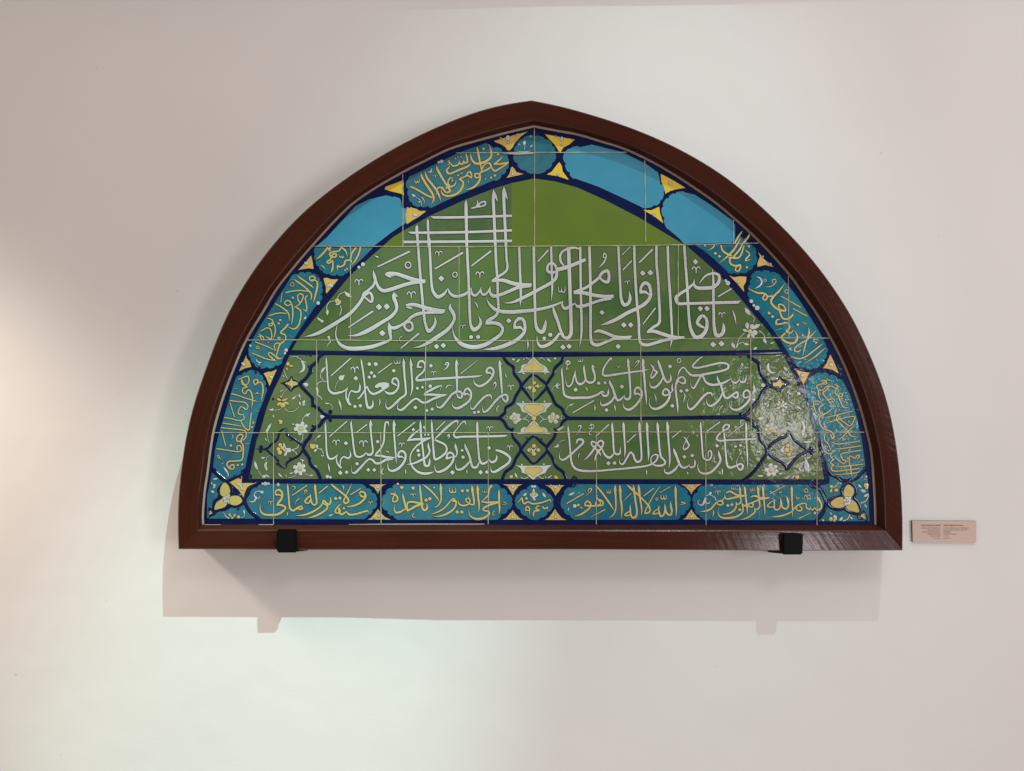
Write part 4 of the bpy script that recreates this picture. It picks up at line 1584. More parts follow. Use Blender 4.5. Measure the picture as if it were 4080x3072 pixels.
T['panel_ll'] = '''
W 1250 1660 4
s 32: 190,85,4 185,140 195,350 205,550 235,660,40 290,675,40 350,640,30 390,590,4
s 32: 375,615,8 360,690,24 390,770,36 440,820,40
s 32: 420,780,20 430,690,28 480,640,30 540,665,40 585,630,36 575,530,5
s 22: 250,320 530,75,26
h 355,410 70
h 790,425 76
d 513,425 36
s 34: 600,60,4 595,120 615,300 640,520 665,620,40 720,645,40 790,620,34 840,560,5
s 36: 835,580,10 860,605,40 910,605,46 940,560,34 925,400,32 910,250 900,120,40 905,45,4
p: 905,45 925,95 945,155 915,130
s 20: 665,265 850,125,24
s 34: 1200,165,3 1180,90,34 1145,100,36 1125,230,32 1115,400 1060,520,34 1000,590,36 970,630,14
s 40: 970,625,24 1060,625,44 1150,645,44 1290,655,24
s 44: 1265,680,24 1150,690,44 1060,740,44 990,745,44 930,690,36 880,680,34 820,730,38 740,820,44 650,900,44 605,880,16 600,800,6 630,700,2
d 690,752 34
d 870,850 34
d 963,850 34
d 423,898 40
d 523,887 34
s 28: 232,750,6 240,810,30 258,895,3
d 1018,400 32
s 36: 1275,45,4 1275,130,44 1285,350 1305,600,30 1318,770,3
p: 1275,45 1295,95 1315,155 1285,130
s 22: 1335,310 1615,90,26
h 1403,448 56
s 40: 1340,640,40 1360,570,36 1410,550,44 1460,600,40 1450,700,44 1370,810,50 1270,865,48 1200,850,34 1180,770,14 1200,650,3
s 36: 1345,645,44 1400,640,30 1445,670,8
s 16: 1140,548,4 1180,560,20 1200,590,4
s 22: 1130,820,3 1090,850,20 1085,910,20 1140,925,3
s 40: 1700,60,4 1700,130,40 1712,330,36 1735,500,36 1755,680,36 1775,780,50 1830,780,44 1845,710,34 1840,660,5
d 1588,210 32
s 30: 1490,390,14 1540,330,40 1600,270,36 1690,205,14
s 44: 1485,385,24 1600,365,44 1720,360,44 1865,335,20
s 30: 1740,190,4 1755,160,30 1770,210,4
s 36: 1865,345,10 1750,390,40 1640,470,34 1560,570,26 1535,670,24 1560,780,34 1640,870,44 1750,910,50 1850,900,40 1925,878,4
b 1773,292 17
b 1826,290 18
b 1662,543 28
b 1675,614 27
s 36: 1830,415,6 1825,470,40 1845,560,36 1790,650,40 1680,710,44 1580,750,34 1470,765,3
s 38: 1880,45,4 1880,130,34 1895,350 1910,560 1930,680,44 1980,670,44 2080,600,40 2120,530,36 2090,450,40 1990,400,40 1925,370,30
s 20: 1945,220 2095,75,22
s 40: 1930,355,20 2010,280,40 2110,180,44 2210,100,44
s 24: 2120,320,12 2150,285,22 2155,330,14 2125,375,3
s 26: 1458,840,8 1465,870,24 1468,930,3
W 1640 1660 4
s 44: 490,240 580,160 680,80,40 735,75,36 720,150,4
s 40: 555,680,40 570,600,34 620,575,40 665,610,36 660,700,44 590,800,48 480,870,50 400,880,34 370,820,14 380,710,3
s 34: 560,670,44 630,650,30 670,640,10
s 36: 695,425,5 700,480,44 725,570,34 700,640,24 660,640,20
s 24: 865,150,3 850,80,34 800,100,26 720,200,24 670,280,34 700,330,44 800,322,42 1100,318,40 1480,308,38 1532,293,6
s 38: 1045,70,4 1045,130,40 1050,350,36 1065,550,36 1080,680,40 1120,750,46 1190,730,40 1240,670,5
s 36: 1235,690,14 1270,725,44 1330,710,44 1355,660,34 1345,600,4
s 44: 845,425,4 860,490,44 910,600 940,700,40 970,800,46 1030,810,44 1080,720,20
s 36: 940,690,24 880,770,44 790,840,48 720,840,36 700,780,14 715,690,3
d 803,540 30
d 818,647 34
d 650,890 40
d 1098,888 40
d 1197,885 34
d 1233,500 34
s 26: 880,845,6 880,880,24 885,910,3
s 44: 1340,535,36 1420,555,50 1520,610,50 1570,670,44 1540,740,46 1430,820,50 1330,880,50 1280,880,34 1262,840,14 1260,780,3
h 1243,190 62
h 1562,490 56
s 22: 575,310,12 600,290,18 600,330,12 565,375,3
'''
T['panel_lr'] = '''
W 2160 1660 4
s 34: 412,135,4 415,200,34 435,400 450,600 470,740,40 530,830,46 650,865,46 850,868,40 1100,848,38 1400,820,38 1640,790,36 1760,750,36 1830,680,34 1840,620,34 1800,605,24 1745,640,22 1730,700,20 1760,760,24 1850,785,40 1940,765,40 1960,720,36 1890,640,40
s 40: 545,425,26 570,370,40 640,370,44 650,420,44 560,510,44 440,620,44 340,690,40 285,670,26 275,600,10 320,480,5 360,375,3
s 24: 565,175,10 590,145,22 620,150 600,210,18 530,310,4
s 16: 740,185,10 770,190 820,180 820,140 780,120 760,150 790,130,12 775,230,14 750,250 760,290 800,280,4
s 24: 850,320,18 1065,125,28
s 36: 660,700,4 740,630,34 830,510,40 880,420,36 940,385,40 975,420,36 940,510,36 890,560,36 850,650,34 840,720,8
s 36: 940,630,8 900,560,44 840,500,34 790,450,34 790,400,34 840,410,34 900,460,36 950,510,30
s 40: 950,510,24 1000,610,40 1070,655,50 1120,620,36 1140,580,14
s 36: 1115,85,4 1115,150,40 1130,350,36 1145,560,36 1180,600,40 1235,590,36 1245,480,5
d 1055,745 36
d 1153,740 36
s 14: 575,675,4 580,620,16 600,580,16
s 36: 1292,75,4 1295,150,44 1310,350,34 1320,560,28 1310,665,3
p: 1292,75 1310,110 1328,160 1300,150
s 20: 1350,415 1495,280,22
s 38: 1545,70,4 1550,150,50 1565,350,36 1580,560,34 1575,690,36 1520,725,44 1480,690,40 1450,610,34 1410,570,36 1350,660,36 1290,755,36 1245,750,26 1230,700,10 1230,640,3
s 36: 1665,75,4 1668,150,44 1680,350,34 1695,600,34 1690,715,8
p: 1665,75 1690,130 1705,180 1670,160
s 38: 1832,75,4 1838,150,44 1855,350,36 1875,560,36 1890,640,38
p: 1832,75 1855,120 1872,172 1840,160
s 36: 1988,65,4 1995,150,48 2010,350,36 2030,600,34 2030,750,24 2015,830,3
p: 1988,65 2015,130 2035,185 2000,170
s 20: 2070,340 2215,220,22
s 24: 1655,850,10 1665,880,22 1665,940,3
s 42: 2090,495,5 2110,560,44 2150,660,44 2190,760,44 2230,810,40 2290,810,40 2360,760,10
s 40: 2180,750,20 2120,840,44 2020,905,46 1960,890,30 1945,830,12
W 2540 1660 4
s 38: 820,790,8 855,810,40 905,790,36 915,730,34 905,675,5
d 745,642 34
d 870,620 34
s 22: 780,880,10 800,900,24 800,935,3
s 24: 725,320,10 760,345,26 800,420,36 820,460,30 770,520,34 735,520,30 730,480,22 780,370,14 840,265,3
s 36: 1005,75,5 1005,150,36 1020,350,34 1035,560,34 1050,660,34 1090,690,40 1150,680,40 1180,610,30 1165,545,30 1130,560,24 1125,650,14
s 22: 1100,240 1315,85,26
s 40: 1290,535,5 1300,610,44 1320,700,40 1260,800,44 1160,890,48 1060,910,44 990,880,34 960,800,14 980,680,3
d 1265,465 34
s 36: 1360,180,40 1400,130,34 1460,140,34 1440,190,34 1380,220,32 1290,290,34 1260,360,36 1310,385,38 1450,375,34 1700,365,36 1880,358,36
s 30: 1360,180,30 1365,220,24
s 34: 1380,265,34 1395,450 1410,650 1430,780,40 1470,815,46 1560,790,40 1650,755,40 1680,800,40 1640,850,44 1600,820,24 1580,740,16 1600,650,8 1640,590,10
d 1560,478 28
d 1640,460 30
s 14: 1435,320 1665,140,24
s 34: 1725,85,4 1730,150,40 1735,400,34 1750,650,30 1755,860,4
s 26: 1350,825,8 1350,870,28 1360,935,3
b 1640,590 16
s 14: 1880,580,4 1930,555,18 1960,550,6
'''
T['panel_ul'] = '''
W 1250 1400 4
s 32: 197,88,4 200,150,32 210,300 225,520 245,620,40 310,670,50 400,660,44 490,630,30 550,565,5
s 34: 540,590,10 515,660,26 520,750,36 570,840,48 595,855,30
s 32: 560,820,20 555,720,26 600,630,26 660,650,40 720,635,40 735,570,36 730,505,5
s 24: 275,390 590,110,28
h 652,290 76
d 670,430 40
s 34: 752,110,4 760,170,32 785,320 810,530 830,750,38 860,890,50 900,900,52 940,860,40 940,765,5
s 36: 690,740,6 710,755,28 760,700,34 810,620,30 850,560,24
s 36: 850,555,24 880,630 940,680,46 1020,660,46 1110,605,44 1180,545,34
p: 970,575 985,535 1040,500 1130,490 1195,505 1205,560 1150,600 1110,560 1060,560 1020,585
p: 1060,560 1110,545 1140,560 1090,600
s 44: 1125,625,10 1180,670,44 1270,665,46 1340,590,36 1350,500,34 1320,440,40 1270,435,34 1250,500,34 1300,530,30 1340,560,8
b 885,205 30
b 988,205 33
d 918,343 34
d 883,412 32
d 966,398 34
s 22: 1025,350 1250,185
d 1275,310 36
s 18: 1280,145,6 1295,195 1325,190 1325,130,6
s 18: 1325,150,6 1345,195 1370,185 1375,125,6
s 40: 1430,110,4 1432,180,44 1445,380 1465,600,38 1460,690,40 1370,760,44 1280,850,42 1190,915,44 1150,880,18 1155,800,8 1172,710,3
p: 1430,110 1450,150 1468,205 1445,185
s 36: 1540,105,4 1545,190,44 1560,380 1570,560,34 1555,660,22 1528,730,3
p: 1540,105 1565,170 1585,245 1560,210
s 22: 1040,760,10 1055,810,22 1035,885,3
s 30: 395,765,8 415,830,34 432,890,24 437,955,3
d 657,880 34
d 742,868 34
d 1650,590 30
d 1733,575 28
d 1620,895 36
s 36: 1375,760,3 1340,850,10 1340,920,26 1400,935,44 1500,850,40 1590,770,36 1650,760,40 1720,810,44 1790,815,44 1900,760,46 2000,725,40 2110,695,26
s 46: 1750,695,24 1850,690,44 1970,695,44 2125,690,14
s 36: 1760,675,24 1860,620,44 1960,570,40 2040,540,16
s 8: 2040,540,14 2000,670,6
s 40: 1655,260,40 1670,180,34 1720,155,44 1765,190,34 1775,260,36 1740,330,36 1650,410,40 1640,460,44 1720,460,46 1800,450,48
p: 1650,250 1690,265 1750,260 1760,275 1700,235
b 1855,557 30
d 1866,230 34
W 1640 1400 4
s 46: 150,460 220,450,48 700,420,44 1050,398,36 1130,383,5
s 24: 530,215,14 560,180,24 590,200,28 560,260,24 490,310,4
s 18: 530,210 580,225
h 350,345 54
s 22: 785,355 1060,135,12
s 44: 712,120,4 710,200 720,420 722,640,34
p: 712,120 735,165 758,235 730,200
s 44: 1400,130,4 1402,200 1420,400 1440,670,32
p: 1400,130 1425,175 1445,230 1420,200
s 44: 1190,340,40 1200,290,36 1250,260,44 1300,300,40 1290,390,44 1210,490,46 1090,555,48 1010,520,30 990,450,10 1018,360,3
s 36: 1195,345,44 1250,345,30 1285,390,8
s 24: 1300,530,16 1330,495,24 1345,530,24 1320,590,14 1280,630,3
b 1330,500 20
s 16: 1490,355,8 1503,390,18 1510,430,3
h 1580,570 62
s 38: 400,720,3 395,830,10 410,890,24 470,890,44 560,790,44 650,680,44 740,640,44 800,670,40 790,740,40 740,730,34 725,690,24 690,660,10
s 44: 830,690,40 850,620,36 900,595,44 945,660,40 930,770,44 830,860,50 720,910,50 660,880,24 645,800,8 660,720,3
s 36: 835,690,40 890,680,30 945,720,8
s 40: 945,790,3 935,880,12 970,925,36 1070,820,40 1170,720,44 1250,700,40 1280,770,8
s 42: 1155,790,3 1130,900,10 1150,970,34 1230,920,44 1340,790,44 1430,710,46 1500,690,40 1530,740,40 1510,800,44 1460,770,34 1440,720,20
b 1000,975 26
b 1063,966 26
d 327,922 32
d 243,942 30
s 12: 1365,985,3 1350,920,10 1385,865,18
s 14: 540,610,4 560,560,24 600,540,16 630,545,6
s 8: 600,530,6 650,550 680,600 670,640,4
'''
T['panel_ur'] = '''
W 2160 1400 4
s 32: 320,255,4 312,310,30 325,450 335,600 360,700,44 450,740,50 600,740,50 750,735,50 880,690,40 960,640,34 985,660,30
s 40: 940,660,12 985,710,44 1040,700,36 1055,640,30 1055,590,5
s 32: 378,340,3 375,450,8 395,540,22 430,560,34 475,510,30 505,400,28 535,300,5
s 40: 525,310,14 530,400,28 555,490,36 600,525,48 660,500,36 690,450,20
s 34: 668,210,5 665,270,38 680,370,36 705,470,36 760,500,46 820,480,40 840,400,36 805,270,44 795,205,5
p: 795,205 830,235 845,265 815,245
b 533,612 30
d 900,508 34
d 1003,500 30
d 533,612 36
s 22: 685,580,10 710,590,22 718,650,3
s 14: 565,120,6 580,165 605,160 605,120,6
s 14: 605,125,6 620,165 645,155 650,100,6
s 20: 370,190,12 400,215 440,195 440,165 400,150 380,180 410,160,14 400,230,10 395,285 440,275,4
s 36: 1115,160,3 1095,110,34 1050,160,34 980,270,34 965,370,36 1010,390,44 1130,375,46 1300,350,40 1480,325,34 1600,310,30 1700,285,5
s 14: 1190,215,6 1200,250 1235,245 1240,210,6
s 8: 1170,280 1190,270
s 38: 1365,100,4 1368,170,40 1385,330 1400,550 1405,700,36 1380,760,44 1330,760,40 1310,720,14
p: 1365,100 1385,140 1405,185 1375,170
s 24: 1320,690,8 1260,760,40 1200,780,44 1160,700,44 1120,580,44 1080,500,44 1075,455,5
s 40: 1160,700,24 1110,790,44 1020,850,48 950,860,34 930,820,14 945,740,3
s 24: 1485,190,12 1520,150,20 1545,150 1520,200,18 1460,270,4
s 40: 1470,680,38 1475,620,36 1520,575,44 1570,610,44 1580,720,44 1500,850,46 1390,930,46 1320,910,34 1290,850,14 1290,770,3
s 36: 1475,680,40 1540,680,36 1575,730,8
d 1270,562 36
d 1025,935 36
s 24: 835,850,8 842,900,26 840,960,3
s 24: 1145,845,8 1160,890,26 1168,970,3
s 22: 485,980 825,785,26
s 40: 1603,105,4 1605,180,44 1625,400 1645,650,36 1660,780,24 1655,875,3
p: 1603,105 1625,140 1640,185 1610,170
W 2540 1400 4
s 34: 205,210,14 235,240,26 270,300,34 305,330,36 270,390,36 225,425,30 210,400,20 240,320,16 275,200,5
s 42: 320,125,5 340,190,44 385,320 425,430,44 470,490,46 520,470,36 530,410,30 515,355,5
s 40: 415,400,20 360,500,40 280,575,46 220,570,34 195,520,12 205,455,3
d 517,240 36
o 660,148 30 18
s 44: 400,690,40 410,630,34 450,600,40 500,640,40 510,720,40 450,830,48 330,910,52 240,910,36 185,840,16 205,690,3
s 34: 405,695,40 470,700,30 510,650,8
s 34: 555,510,5 550,580,36 555,630,30 520,670,20
d 555,868 36
s 22: 270,680,10 290,740,22 300,820,3
s 36: 1035,85,18 970,130,30 890,210,36 880,245,36 940,265,40 1050,245,40 1200,210,40 1350,185,40 1440,210,40 1440,270,40 1350,310,40 1150,350,44 950,385,46 850,375,44 790,320,36 740,260,30 700,270,30 660,330,28 640,400,10
s 36: 620,520,30 660,430,36 720,410,34 760,460,36 745,510,40 690,500,34 640,470,20
s 36: 650,400,8 620,480,26 605,570,36 615,700,36 635,850,34 640,930,24 635,995,3
d 693,632 34
d 785,622 34
s 24: 735,660,14 755,710,24 740,780,16 735,850,3
s 36: 845,420,3 850,540,12 890,590,34 950,500,36 1010,400,36 1040,400,36 1080,480,38 1160,530,48 1270,530,44 1400,490,36 1500,430,14
s 36: 1490,450,10 1530,500,40 1590,490,30 1620,440,6
s 36: 1615,450,10 1660,490,40 1710,480,36 1740,380,6
s 38: 1270,390,5 1280,450,40 1330,550 1360,660,38 1400,740,44 1450,740,40 1530,680,40 1590,650,34 1595,720,40 1560,740,40 1500,700,24
s 36: 1350,670,24 1300,770,40 1190,865,46 1130,860,34 1100,800,12 1105,720,3
s 38: 1190,725,8 1175,670,36 1110,670,40 1020,750,44 930,860,44 850,925,42 810,900,30 795,830,12 830,710,3
s 38: 1690,730,34 1690,660,34 1740,620,40 1790,660,40 1795,740,40 1720,850,46 1600,930,46 1510,920,36 1465,860,14 1470,780,3
s 34: 1690,735,36 1750,735,30 1795,690,8
s 34: 1850,510,5 1860,600,30 1830,670,24
b 1855,768 24
s 20: 1640,240,12 1665,190,16 1680,220 1620,300,4
s 12: 1295,985,4 1310,920,14 1360,860,20
'''
# ------------------------------------------------------------------ the wall and the cornice above the picture
def sheet(name, x0, x1, z0, z1, nx, nz):
    mb = MB(); vs = []; fs = []
    for j in range(nz + 1):
        for i in range(nx + 1):
            vs.append((x0 + (x1 - x0) * i / nx, 0, z0 + (z1 - z0) * j / nz))
    for j in range(nz):
        for i in range(nx):
            a = j * (nx + 1) + i; fs.append((a, a + 1, a + nx + 2, a + nx + 1))
    mb.add(vs, fs); return mb.build(name, M['plaster'])
tag(sheet('wall', -4, 4, -1.7, 2.4, 40, 24), kind='structure')
mb = MB(); n = 60; prof = []
for i in range(n + 1):
    x = -2.4 + 4.8 * i / n
    zb = 1.054 + 0.006 * math.sin(x * 2.3 + .4) + 0.0025 * math.sin(x * 7.1) + max(0, x - .35) * .03
    prof.append([(x, 0.002, zb), (x, -.10, zb), (x, -.10, zb + .16), (x, 0.002, zb + .16)])
vs = [q for p in prof for q in p]; fs = []
for i in range(n):
    for k in range(4):
        a = 4 * i + k; b = 4 * i + (k + 1) % 4; fs.append((a, b, b + 4, a + 4))
fs += [(3, 2, 1, 0), (4 * n, 4 * n + 1, 4 * n + 2, 4 * n + 3)]
mb.add(vs, fs, 0, False); tag(mb.build('cornice', M['plaster']), kind='structure')

# ------------------------------------------------------------------ the framed tile panel
panel = empty('tile_panel', P(2140, 2090, 0.0))
tag(panel, 'arched brown wooden frame holding green and turquoise glazed tiles with white calligraphy', 'tile panel')

OUT_L = [(711,2188),(706,2046),(725,1836),(762,1639),(820,1470),(853,1377),(887,1289),(955,1160),(1057,1011),(1192,858),(1328,746),(1498,631),(1667,539),(1800,480),(1938,431),(2040,408),(2118,400)]
OUT_R = [(3596,2193),(3597,2046),(3582,1842),(3544,1625),(3490,1463),(3449,1377),(3422,1307),(3354,1194),(3253,1051),(3117,902),(2914,719),(2710,594),(2507,505),(2303,441),(2200,413),(2141,402),(2118,400)]
TIL_L = [(815,2089),(814,2046),(822,1950),(830,1900),(853,1734),(874,1650),(901,1564),(942,1456),(985,1357),(1055,1240),(1105,1157),(1150,1098),(1247,983),(1389,832),(1480,765),(1599,695),(1700,643),(1796,597),(1896,567),(2030,531),(2129,508)]
TIL_R = [(3484,2094),(3481,1990),(3467,1805),(3446,1709),(3422,1622),(3389,1528),(3347,1429),(3305,1348),(3260,1268),(3200,1180),(3142,1098),(3020,963),(2924,875),(2840,805),(2751,743),(2665,688),(2575,638),(2480,595),(2390,567),(2303,541),(2215,525),(2129,508)]
def resample(pts, n):
    c = catmull(pts, 6); L_ = [0]
    for a, b in zip(c, c[1:]): L_.append(L_[-1] + math.dist(a, b))
    out = []; j = 0
    for i in range(n + 1):
        t = L_[-1] * i / n
        while j < len(c) - 2 and L_[j + 1] < t: j += 1
        u = (t - L_[j]) / ((L_[j + 1] - L_[j]) or 1)
        out.append(tuple(c[j][k] + (c[j + 1][k] - c[j][k]) * u for k in (0, 1)))
    return out
NS = 70
outl = resample(OUT_L, NS); outr = resample(OUT_R, NS); till = resample(TIL_L, NS); tilr = resample(TIL_R, NS)
out_arc = outl + outr[::-1][1:]; til_arc = till + tilr[::-1][1:]
for _ in range(10):            # plane off the small kinks, keep the corners and the apex
    out_arc = [q if i in (0, NS, 2 * NS) else tuple(.25 * out_arc[i - 1][k] + .5 * q[k] + .25 * out_arc[i + 1][k] for k in (0, 1)) for i, q in enumerate(out_arc)]
nA = len(out_arc)
def grown(arc, d):             # shift an arc outwards by d pixels
    r = []
    for i in range(len(arc)):
        a = arc[max(i - 1, 0)]; b = arc[min(i + 1, len(arc) - 1)]
        tx, ty = b[0] - a[0], b[1] - a[1]; l = math.hypot(tx, ty) or 1
        r.append((arc[i][0] + ty / l * d, arc[i][1] - tx / l * d))
    return r
til_gap = grown(til_arc, 9)
til_gap = [(x, min(y, 2089)) for x, y in til_gap]
# front-face inner edge: between tile opening and outer edge; the lip is narrow at left, wide at right
inn_arc = []
for i in range(nA):
    a = til_gap[i]; b = out_arc[i]; u = i / (nA - 1)
    f = 0.19 + 0.17 * max(0, (u - .45) / .55)
    inn_arc.append((a[0] + (b[0] - a[0]) * f, a[1] + (b[1] - a[1]) * f))
YB_IN = 2112                   # inner edge of the bottom rail's front face
inn_arc[0] = (inn_arc[0][0] + 0, YB_IN); inn_arc[-1] = (inn_arc[-1][0], YB_IN + 3)
ZF = 0.092
def frame_strip(mb, rows, flip=False, uv0=0.0, mi=0):
    """rows: list of profiles, each a list of 3D points; lofts them with uv along / across"""
    m = len(rows[0]); vs = []; uvs = []; d = uv0
    for i, r in enumerate(rows):
        if i: d += (Vector(r[2]) - Vector(rows[i - 1][2])).length
        acc = 0
        for k, q in enumerate(r):
            if k: acc += (Vector(q) - Vector(r[k - 1])).length
            vs.append(q); uvs.append((d, acc))
    fs = []
    for i in range(len(rows) - 1):
        for k in range(m - 1):
            a = m * i + k; f = (a, a + 1, a + m + 1, a + m); fs.append(tuple(reversed(f)) if flip else f)
    k0 = len(mb.m); mb.add(vs, fs, mi, False, uvs)
    for j in range(len(fs)):
        if j % (m - 1) >= m - 3: mb.m[k0 + j] = 1
def arc_profile(i):
    o = out_arc[i]; n_ = inn_arc[i]; t = til_gap[i]
    def lp(a, b, f): return (a[0] + (b[0] - a[0]) * f, a[1] + (b[1] - a[1]) * f)
    g = lp(n_, t, .92)
    # outer edge stands square to the wall: same real position at wall and at the front
    w = P(o[0], o[1], ZF - .003)
    e1 = P(*lp(o, n_, .035), ZF); 
    wob = .0006 * noise.noise(Vector((o[0] * .008, o[1] * .008, 0)))
    return [Vector((w.x, 0.004, w.z)), w, e1 + Vector((0, wob, 0)), P(*lp(o, n_, .5), ZF - .0030) + Vector((0, wob, 0)), P(*lp(o, n_, .965), ZF - .0062) + Vector((0, wob, 0)),
            P(*lp(n_, t, .08), ZF - .0085), P(*g, ZT + .003), P(*t, ZT - .004)]
rows = [arc_profile(i) for i in range(nA)]
mb = MB(); frame_strip(mb, rows, flip=True)
frame = mb.build('frame', [M['wood'], M['lip']], panel)
def joint(i):                  # hairline joint between two lengths of the arch
    r = arc_profile(i); a = r[2]; b = r[4]; d = (Vector(arc_profile(i + 1)[3]) - Vector(arc_profile(i - 1)[3])).normalized() * .0006
    up = Vector((0, -.0003, 0)); mid_ = r[3] + up
    m2 = MB(); m2.add([a - d + up, a + d + up, mid_ + d, mid_ - d, b + d + up, b - d + up], [(0, 1, 2, 3), (3, 2, 4, 5)], 0, False)
    m2.build('joint', M['black'], frame)
for i in (22, 70, 104, 127): joint(i)
# bottom rail, mitred into the arch
def bot_profile(u):
    def lp(a, b): return (a[0] + (b[0] - a[0]) * u, a[1] + (b[1] - a[1]) * u)
    o = lp(out_arc[0], out_arc[-1]); n_ = lp(inn_arc[0], inn_arc[-1]); t = lp(til_gap[0], til_gap[-1])
    o = (o[0], o[1] + 1.5 * math.sin(u * 9) * min(1, 8 * u, 8 * (1 - u)))
    def l2(a, b, f): return (a[0] + (b[0] - a[0]) * f, a[1] + (b[1] - a[1]) * f)
    zb = ZF + .0042 * (lambda t: t * t * (3 - 2 * t))(min(1, max(0, (u - .22) / .2)))
    w = P(o[0], o[1], zb - .0035)
    return [Vector((w.x, 0.004, w.z)), w, P(*l2(o, n_, .035), zb - .0006), P(*l2(o, n_, .5), zb - .0036), P(*l2(o, n_, .96), zb - .0068),
            P(*l2(n_, t, .08), zb - .009), P(*l2(n_, t, .85), ZT + .003), P(*t, ZT - .004)]
rows = [bot_profile(i / 60) for i in range(61)]
mb = MB(); frame_strip(mb, rows, uv0=7.3)
mb.build('bottom_rail', [M['wood'], M['lip']], frame)
# back box that closes the frame against the wall
mb = MB()
bed = til_gap[:] + []
bed2 = grown(til_arc, 22); bed2 = [(x, min(y, 2100)) for x, y in bed2]
plate(mb, bed2, -.0025, 0, .004)
for pts in ([(816,2090.5,3),(880,2091,2)], [(1030,2090.5,2.5),(1090,2090.5,2.5)], [(1390,2089.5,2),(1600,2088.5,3.5),(1930,2088.5,3)], [(3450,2094,3),(3484,2095,5)]):
    ribbon(mb, pts, .0012, .0002, 0)
mb.build('mortar_bed', M['mortar'], panel)

# tiles: the dark blue ground glaze reaches the edge of every border tile
ground_poly = til_arc[:]
mb = MB(); plate(mb, ground_poly, 0, 0, .002)
ground = mb.build('blue_ground', M['navy'], panel)

FIELD_Z = .0005
def field(name, pts, m, z=FIELD_Z, parent=None):
    mb = MB(); plate(mb, pts, z, 0, .0006); return mb.build(name, M[m], parent or panel)
INNER = [(992,1908),(1022,1755),(1037,1716),(1064,1620),(1091,1554),(1118,1500),(1142,1440),(1167,1387),(1187,1352),(1255,1267),(1305,1205),(1395,1098),(1483,1017),(1523,983),(1563,947),(1606,920),(1713,860),(1843,800),(1963,753),(2036,730),(2129,711),(2213,723),(2300,747),(2405,794),(2548,868),(2656,933),(2740,983),(2843,1073),(2923,1157),(2970,1212),(3017,1270),(3065,1323),(3108,1393),(3146,1462),(3182,1552),(3200,1585),(3224,1658),(3251,1745),(3270,1830),(3283,1910)]
def clip_y(poly, lo, hi):
    def half(ps, f, y0):
        o = []
        for i in range(len(ps)):
            a = ps[i]; b = ps[(i + 1) % len(ps)]
            ia, ib = f(a[1]), f(b[1])
            if ia: o.append(a)
            if ia != ib:
                t = (y0 - a[1]) / (b[1] - a[1]); o.append((a[0] + (b[0] - a[0]) * t, y0))
        return o
    return half(half(poly, lambda y: y >= lo, lo), lambda y: y <= hi, hi)
def swap(ps): return [(y, x) for x, y in ps]
def clip_x(poly, lo, hi): return swap(clip_y(swap(poly), lo, hi))
top_old = clip_x(clip_y(INNER, 600, 981), 1605, 2038)
top_new_l = clip_x(clip_y(INNER, 600, 981), 1000, 1605)
top_new_r = clip_x(clip_y(INNER, 600, 980), 2038, 3200)
up = clip_y(INNER, 981, 1401)
low = clip_y(INNER, 1414, 1910)
f_up = field('green_field', up, 'green')
f_top = field('green_field', top_old, 'green')
f_nl = field('plain_green_field', top_new_l, 'greenn'); f_nr = field('plain_green_field', top_new_r, 'greenn')
f_low = field('floral_field', low, 'olive')
VP = {
 'ul': ('W 1250 1400 4\nk a b: 130,75 210,60 800,70 1800,85 2990,95,.1 3050,150 3070,220,.2 3150,270 3180,360,.2 3270,430 3265,600,.2 3190,700 3150,760,.15 3090,850 3020,920,.1 2960,1000 2900,1015 1800,1015 250,1000,.15 120,930 70,850 40,700 20,560,.2 40,300 95,195'),
 'll': ('W 1250 1660 4\nk a b: 200,45 300,35 1800,40 2880,50,.15 2990,130 3020,190,.15 3130,240 3150,360,.2 3250,460 3230,640,.15 3150,760,.1 3110,830 3030,900,.1 2970,985 2880,995 1500,990 160,985 110,880 40,800,.2 -20,640 -45,520 0,350 60,240 90,190'),
 'ur': ('W 2160 1400 4\nk a b: 390,90 900,80 1500,75 3150,65 3270,85,.15 3340,190 3380,330,.1 3450,430 3570,530 3470,640 3370,800,.15 3330,890 3200,990 3150,1005 1600,1010 450,1025,.1 390,960 330,880,.15 220,820 180,740,.15 110,640 110,540,.15 200,400 220,330,.15 290,210 340,130'),
 'lr': ('W 2160 1660 4\nk a b: 490,55 1600,40 3200,40 3330,110,.15 3420,190 3480,290 3540,450 3580,560 3470,690 3400,800 3330,900,.1 3250,995 2200,995 400,990,.1 350,880 240,820,.15 190,740 110,600,.15 120,480 200,380 230,280 300,180'),
}
vps = {}
for k, t in VP.items():
    poly = parse(t)[0][3]; vps[k] = (field('verse_panel', poly, 'green', FIELD_Z + .0002), poly)
cx_poly = [(2010,1440),(2160,1425),(2240,1425),(2215,1480),(2190,1530),(2195,1560),(2250,1640),(2240,1670),(2190,1750),(2195,1800),(2230,1880),(2250,1906),(2000,1906),(2035,1860),(2075,1800),(2065,1750),(2040,1710),(1990,1665),(2040,1610),(2070,1560),(2060,1510),(2040,1470)]
mid = field('centre_field', cx_poly, 'green', FIELD_Z + .0001)
# turquoise cartouches, yellow spandrels
fields = []
NAMES = {'turq': 'cartouche', 'turqn': 'plain_cartouche', 'yel': 'spandrel', 'yeln': 'spandrel'}
INS = {}
for k_, m_, nm, poly in parse(T['fields']):
    poly = inset(poly, (6.0 if poly[0][1] > 1900 else 3.0) if m_[0] == 'y' else 2.0)
    o = field(NAMES[m_], poly, m_); fields.append((o, poly))
    if nm != '-': INS[nm] = o

